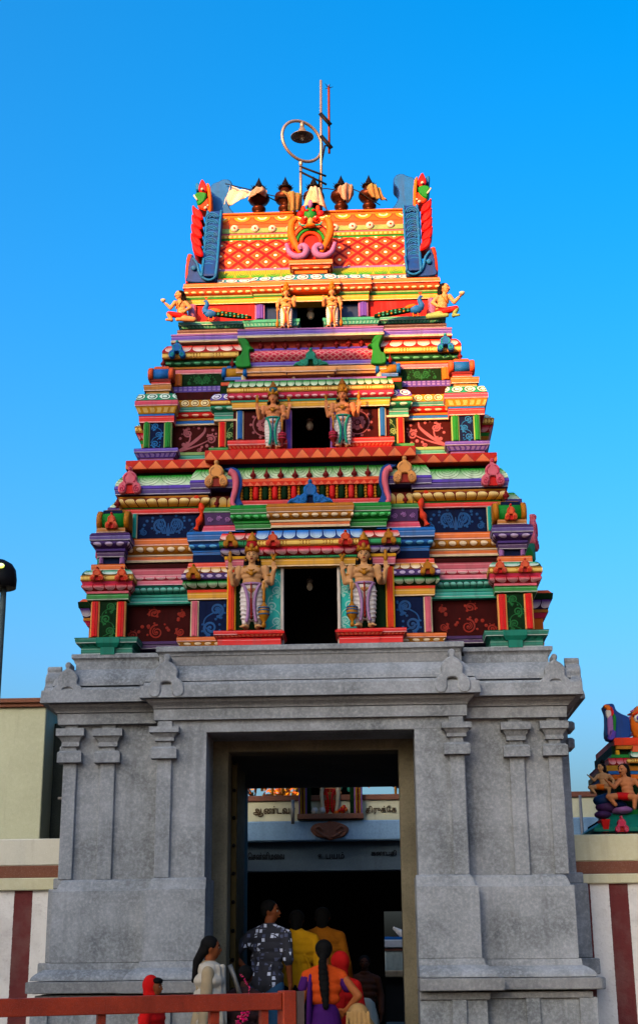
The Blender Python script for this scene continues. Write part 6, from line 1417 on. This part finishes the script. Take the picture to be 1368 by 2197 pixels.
def check():
    m = bpy.data.materials.new('check_shirt'); m.use_nodes = True; t = m.node_tree; X.tree = t; bs = t.nodes['Principled BSDF']; tc = t.nodes.new('ShaderNodeTexCoord')
    vo = t.nodes.new('ShaderNodeTexVoronoi'); vo.distance = 'CHEBYCHEV'; vo.inputs['Scale'].default_value = 21; vo.inputs['Randomness'].default_value = .35; t.links.new(tc.outputs['Object'], vo.inputs['Vector'])
    sp = t.nodes.new('ShaderNodeSeparateColor'); t.links.new(vo.outputs['Color'], sp.inputs[0]); r = X(sp.outputs[0]); gq = X(sp.outputs[1]); d = X(vo.outputs['Distance'])
    col = mixc(d.lt(.36)*r.gt(.45), lin('#10131f'), mixc(gq.gt(.55), lin('#39405a'), lin('#a8b0c4'))); t.links.new(col, bs.inputs['Base Color']); bs.inputs['Roughness'].default_value = .85; MATS['check_shirt'] = m
check()
def person(label, px, ytop, Y, h, rot, skin, top, low, hairm='hair_black', group=None, arms=((.25, .1, -1), None), female=False, skirt=False, turn=0.0, nod=0.0, hair='short', sleeve=1.0, top_len=.46, tw=1.0, lean=0.0, akimbo=(False, False), hood=None, shawl=None, hfwd=0.0):
    """figure facing local -y; rot turns it; heights as fractions of h"""
    X0, zt = at(px, ytop, Y); zf = zt-h
    t = empty('person', tloc(X0, Y, zf), YAW+rot); tag(t, label, 'person', group); f = .92 if female else 1.0
    def V(x, y, z): return Vector((x*h*f, y*h - lean*max(0, z-.5)*h, z*h))
    hc = V(0, -.01-hfwd, .932-hfwd*.45); fw = Vector((math.sin(turn), -math.cos(turn), -nod)).normalized(); mb = MB()
    mb.cap(V(0, .005, .80), .036*h, V(0, -.005, .885), .032*h, None); P = head(mb, hc, .066*h, fw)
    mb.ell(V(0, 0, .78), (.1*h*f, .05*h, .05*h), None)
    hands = []; sl = MB()
    for i, s in enumerate((-1, 1)):
        sh = V(s*.118, .0, .785)
        if akimbo[i]: el, wr = V(s*.235, .04, .665), V(s*.15, .0, .58); hd, hn = Vector((-s*.6, -.5, -.45)), Vector((s*.4, -.6, .6))
        elif arms[i]: el = sh + Vector((s*.04*h, .01*h, -.17*h)); d = Vector((s*arms[i][0], arms[i][1], arms[i][2])).normalized(); wr = el+d*.15*h; hd, hn = d, Vector((s, -.2, .2))
        else: el, wr = V(s*.15, .015, .635), V(s*.15, -.035, .49); hd, hn = Vector((0, -.15, -1)), Vector((s, 0, 0))
        mb.cap(sh, .032*h, el, .025*h, None); mb.cap(el, .025*h, wr, .017*h, None); hand(mb, wr, hd, hn, .1*h, .35)
        e2 = sh+(el-sh)*min(1, sleeve*2); sl.cap(sh, .038*h*tw, e2, .034*h*tw, None)
        if sleeve > .5: sl.cap(el, .036*h*tw, el+(wr-el)*min(1, (sleeve-.5)*2), .028*h*tw, None)
    for s in (-1, 1):
        mb.cap(V(s*.05, 0, .46), .06*h, V(s*.055, -.005, .27), .042*h, None); mb.cap(V(s*.055, -.005, .27), .042*h, V(s*.055, .015, .05), .026*h, None); mb.cap(V(s*.055, .02, .025), .026*h, V(s*.065, -.09, .018), .02*h, None)
    mb.ell(V(0, 0, .5), (.1*h*f, .066*h, .06*h), None)
    blob(mb, .011, 'body', M[skin], t, 1); facepaint(P, .066*h, t, lip=skin)
    # upper garment
    for s in (-1, 1): sl.cap(V(s*.02, .005, .822), .036*h, V(s*.108, 0, .79), .036*h*tw, None)
    for (z, rx, ry) in ((.795, .10, .052), (.76, .13, .066), (.71, .128, .072), (.65, .114, .068), (.59, .108, .066), (.53, .116, .07)):
        if z > top_len-.01: sl.ell(V(0, .003, z), (rx*h*f*tw, ry*h*tw, .05*h), None, 14)
    if top_len < .5: sl.cap(V(-.03, 0, .52), .078*h*tw, V(-.03, 0, top_len+.07), .08*h*tw, None, 14); sl.cap(V(.03, 0, .52), .078*h*tw, V(.03, 0, top_len+.07), .08*h*tw, None, 14)
    rd = random.Random(px)
    for k in range(0 if top_len > .55 else 7):
        a = rd.uniform(-.09, .09); z = rd.uniform(.56, .74); sl.cap(V(a, .063*tw, z), .010*h, V(a+rd.uniform(-.04, .04), .066*tw, z-.09), .008*h, None, 6)
    if not female or top_len < .5: sl.tube([V(.037*math.cos(q), .002+.036*math.sin(q), .846) for q in [2*math.pi*k/14 for k in range(14)]], .015*h, None, 6, True)
    blob(sl, .011, 'shirt' if not female else 'blouse', M[top], t, 5)
    mb = MB()
    if skirt:
        mb.cap(V(0, 0, .54), .1*h, V(0, 0, .42), .13*h, None, 18); mb.cap(V(0, 0, .42), .13*h, V(0, 0, .14), .14*h, None, 18); mb.cap(V(0, 0, .14), .14*h, V(0, 0, .09), .12*h, None, 18)
        for k in range(12):
            a = 2*math.pi*k/12; mb.cap(V(.09*math.cos(a), .09*math.sin(a), .5), .012*h, V(.135*math.cos(a+.1), .135*math.sin(a+.1), .06), .02*h, None, 6)
    else:
        mb.ell(V(0, 0, .5), (.108*h*f, .074*h, .062*h), None)
        for s in (-1, 1): mb.cap(V(s*.052, 0, .47), .068*h, V(s*.057, -.003, .27), .052*h, None); mb.cap(V(s*.057, -.003, .27), .052*h, V(s*.057, .012, .05), .042*h, None)
    blob(mb, .012, 'skirt' if skirt else 'trousers', M[low], t, 2)
    qm = Vector((0, -1, 0)).rotation_difference(fw).to_matrix(); r = .066*h
    def HP(x, y, z): return hc + qm @ Vector((x*r, y*r, z*r))
    mb = MB()
    if hood:
        mb.ell(HP(0, .5, .2), (r*1.06, r*.95, r*1.16), None, 16); mb.cap(HP(0, .5, -.3), r*.85, V(0, .02, .8), r*.9, None); blob(mb, .011, 'hood', M[hood], t, 2); mb = MB(); mb.ell(HP(0, -.28, .62), (r*.76, r*.66, r*.42), M[hairm], 12, qm)
    else:
        mb.ell(HP(0, .17, .3), (r*.84, r*.86, r*.83), None, 16, qm); mb.ell(HP(0, .42, -.1), (r*.72, r*.55, r*.62), None, 14, qm)
        if hfwd: mb.cap(HP(0, .3, -.2), r*.7, V(0, .02, .86), r*.55, None)
        for s in (-1, 1): mb.ell(HP(s*.66, .1, .25), (r*.2, r*.5, r*.4), None, 10, qm)
        if hair == 'braid':
            mb.cap(HP(0, .55, -.2), r*.42, HP(.1, .95, -1.1), r*.36, None); zz = hc.z-1.1*r; q0 = HP(.1, 1.0, -1.0)
            for k in range(9): mb.ell(q0+Vector((-.004*k*h*.6, .02*h+.002*k*h, -.032*k*h)), (r*(.42+.12*math.sin(k*.5)), r*.4, r*.4), None, 10)
        elif hair == 'tail':
            mb.cap(HP(0, .6, 0), r*.5, HP(.0, 1.3, -1.2), r*.4, None); mb.cap(HP(0, 1.3, -1.2), r*.4, HP(0, 1.45, -2.5), r*.3, None); mb.cap(HP(0, 1.45, -2.5), r*.3, HP(0, 1.6, -2.9), r*.2, None)
    if not hood: blob(mb, .010, 'hair', M[hairm], t, 1)
    else: mb.build('hair', t)
    if shawl:
        mb = MB()
        for (z, rx, ry) in ((.8, .12, .075), (.74, .15, .1), (.66, .145, .1), (.58, .14, .095), (.5, .14, .095)): mb.ell(V(0, -.004, z), (rx*h, ry*h, .06*h), None, 14)
        for k in range(6):
            a = -2.4+.5*k; mb.cap(V(.1*math.cos(a), .085*math.sin(a), .82), .018*h, V(.14*math.cos(a+.25), .1*math.sin(a+.25), .5), .016*h, None, 6)
        mb.tube([V(.05*math.cos(q), .052*math.sin(q), .825) for q in [2*math.pi*k/14 for k in range(14)]], .02*h, None, 8, True); blob(mb, .011, 'shawl', M[shawl], t, 2)
    return t
B_ = math.pi
person('man in dark checked shirt and jeans, hand on hip, head turned right, in the gateway', 572, 1931, 1.3, 1.66, B_-.35, 'skin_brown', 'check_shirt', 'denim', turn=-1.4, arms=(None, None), akimbo=(False, True), sleeve=.56, top_len=.43, tw=1.05, lean=.12)
person('man in plain yellow shirt and dark trousers seen from behind, beside the checked shirt', 634, 1946, 1.9, 1.6, B_, 'skin_dark', 'shirt_yellow', 'trousers_dark', nod=.9, hfwd=.05, sleeve=.95, top_len=.47, tw=1.1, lean=.16, arms=((.1, -.6, -.5), (.1, -.6, -.5)))
person('man in darker mustard shirt seen from behind, partly behind the woman with the braid', 690, 1941, 2.5, 1.68, B_, 'skin_dark', 'shirt_mustard', 'trousers_dark', nod=.8, hfwd=.045, sleeve=.95, top_len=.46, tw=1.15, lean=.1, arms=((.1, -.6, -.5), (.1, -.3, -.9)))
w_ = person('woman with long black braid in orange blouse and purple skirt seen from behind', 694, 2017, .2, 1.55, B_, 'skin_sun', 'blouse_orange', 'sari_purple', female=True, skirt=True, hair='braid', sleeve=.06, top_len=.60, akimbo=(True, False), arms=(None, (.15, -.1, -1)), tw=1.0)
mb = MB()
q = crom([(.12, -.02, 1.26), (.135, .075, 1.1), (.14, .1, .9), (.15, .1, .6), (.16, .08, .25)], 5); mb.tube([Vector(p) for p in q], [.05+.02*i/len(q) for i in range(len(q))], M['sari_purple'], 10, flat=.45); mb.build('sari_end', w_)
mb = MB()
for s in (-1, 1): mb = MB(); mb.cap((s*.165, 0, 1.215), .056, (s*.225 if s < 0 else .205, .01, 1.11), .052, M['sari_purple']); mb.build('sleeve', w_)
person('girl in cream kurta and pale shawl with long black hair, facing right beside the pier', 450, 2009, -.75, 1.5, B_/2+.05, 'skin_brown', 'kurta_cream', 'kurta_cream', female=True, skirt=True, hair='tail', shawl='shawl_white', turn=.1, tw=1.05, top_len=.4)
person('child in a red hooded jacket behind the railing, facing right', 330, 2097, -1.3, 1.17, B_/2-.25, 'skin_brown', 'hood_red', 'trousers_dark', hood='hood_red', turn=0.0, tw=1.25, sleeve=1.0, arms=((.1, -.7, -.4), (.1, -.7, -.4)))
t5 = person('person in dark brown dress stooping behind the railing with pink flowers in the hair', 512, 2072, -.55, 1.3, B_-.3, 'skin_dark', 'dress_brown', 'dress_brown', female=True, skirt=True, tw=1.2, hair='short', lean=.3, shawl='dress_brown')
person('small child with orange-red headscarf next to the woman with the braid', 731, 2046, .75, 1.42, B_-.2, 'skin_brown', 'scarf_red', 'scarf_red', female=True, skirt=True, hood='scarf_red', tw=1.0, top_len=.4)
person('man in white dhoti standing deep inside the dark hall', 781, 2050, 8.0, 1.6, 0, 'skin_dark', 'skin_dark', 'shawl_white', top_len=.5, tw=.98, skirt=True)
# pink flower garlands hung at the rail
def garland(label, pts, n, r, Y):
    mb = MB(); rd = random.Random(n); q = crom(pts, 10)
    for k in range(n):
        a, b = q[int((len(q)-1)*k/(n-1))]; p = T3(a, b, Y)+Vector((rd.uniform(-r, r), rd.uniform(-r, r)*.7, rd.uniform(-r, r)*.6))
        for j in range(5):
            d = Vector((rd.gauss(0, 1), rd.gauss(0, 1), rd.gauss(0, 1))).normalized()*r*.55; mb.ell(p+d, (r*.34, r*.34, r*.22), M['garland_pink' if (k+j) % 4 else 'pink'], 6)
    o = world(mb).build('flower_garland'); tag(o, label, 'garland')
garland('thick bright pink flower garland hanging behind the railing', [(529, 2162), (522, 2180), (516, 2200), (514, 2225)], 26, .032, -.75)
garland('small pink flower string hanging beside the brown dressed person', [(517, 2092), (530, 2108), (534, 2120), (533, 2134)], 12, .014, -.75)
mb = MB(); mb.tube([T3(493, 2070, -.6), T3(503, 2098, -.6), T3(520, 2150, -.6)], .022, M['shade_grey'], 8); tag(world(mb).build('staff'), 'short grey stick leaning by the brown dressed person', 'stick')
mb = MB(); p = T3(768, 2182, .1)
mb.ell(p, (.115, .12, .13), None, 14); mb.ell(p+Vector((.03, 0, -.12)), (.14, .14, .14), None, 14); mb.ell(p+Vector((.02, 0, -.35)), (.15, .15, .2), None, 14); mb.ell(p+Vector((.02, 0, -.7)), (.16, .15, .3), None, 14)
for k in range(6): mb.cap(p+Vector((-.1+.04*k, -.11, .05)), .014, p+Vector((-.12+.05*k, -.14, -.3)), .018, None, 6)
for q_ in mb.v: pass
o = blob(mb, .011, 'sack', M['sack_tan'], None, 2); o.matrix_world = TW; tag(o, 'tan cloth sack standing to the right of the purple skirt', 'sack')
# railing in the foreground
stone('rail_red', '#701f08', '#882a0c', '#4e1e0e', 2.2, .6, .2, .5); paint('rail_grey', '#6a5a56', rough=.5)
yL, yR = -14+8.75, -14+9.55
rl = empty('railing', (0, 0, 0)); tag(rl, 'red painted square steel railing with posts in the foreground at lower left', 'railing')
def wat(px, py, wy):        # world point at world depth wy
    d = CAMROT @ Vector(((px-684)/FPX, (1098.5-py)/FPX, -1)); k = (wy-CAMPOS.y)/d.y; return CAMPOS+d*k
pL, pR = wat(0, 2138, yL), wat(600, 2134, yR); dv = (pR-pL); dv.z = 0; dv.normalize(); nv = Vector((dv.y, -dv.x, 0)); zt = (pL.z+pR.z)/2
def rbox(a, L, wd, z0, z1, mat, mb, off=0):
    c = [a+dv*0+nv*(off+wd/2), a+dv*L+nv*(off+wd/2), a+dv*L+nv*(off-wd/2), a+nv*(off-wd/2)]; b = .006
    mb.grid([[(p.x, p.y, z) for p in c] for z in (z0, z1)], M[mat], True, False, caps=True)
hR = 33/FPX*9.2*1.02; mb = MB(); a0 = pL-dv*1.4; Lr = (pR-a0).length; rbox(a0, Lr, .075, zt-hR, zt, 'rail_red', mb); o = mb.build('top_rail', rl); bv = o.modifiers.new('b', 'BEVEL'); bv.width = .006; bv.segments = 2
for px in (218, 460, 567):
    wy = yL+(yR-yL)*px/600; p = wat(px-(9 if px != 460 else 11), 2180, wy); mb = MB(); rbox(Vector((p.x, p.y, 0)), .05 if px != 460 else .062, .05, 0, zt-hR+.004, 'rail_red', mb); o = mb.build('baluster', rl); bv = o.modifiers.new('b', 'BEVEL'); bv.width = .004
mb = MB(); p = wat(601, 2180, yR); rbox(Vector((p.x, p.y, 0)), .095, .1, 0, zt+.012, 'rail_red', mb); o = mb.build('post', rl); bv = o.modifiers.new('b', 'BEVEL'); bv.width = .006
q = Vector((p.x, p.y, 0))+dv*.1; mb = MB()
rbox(q, .05, .02, 0, zt+.008, 'rail_grey', mb, .04); rbox(q+dv*.012, .02, .06, 0, zt-.05, 'rail_red', mb, 0); rbox(q, .05, .02, 0, zt-.02, 'rail_grey', mb, -.04); mb.build('end_channel', rl)
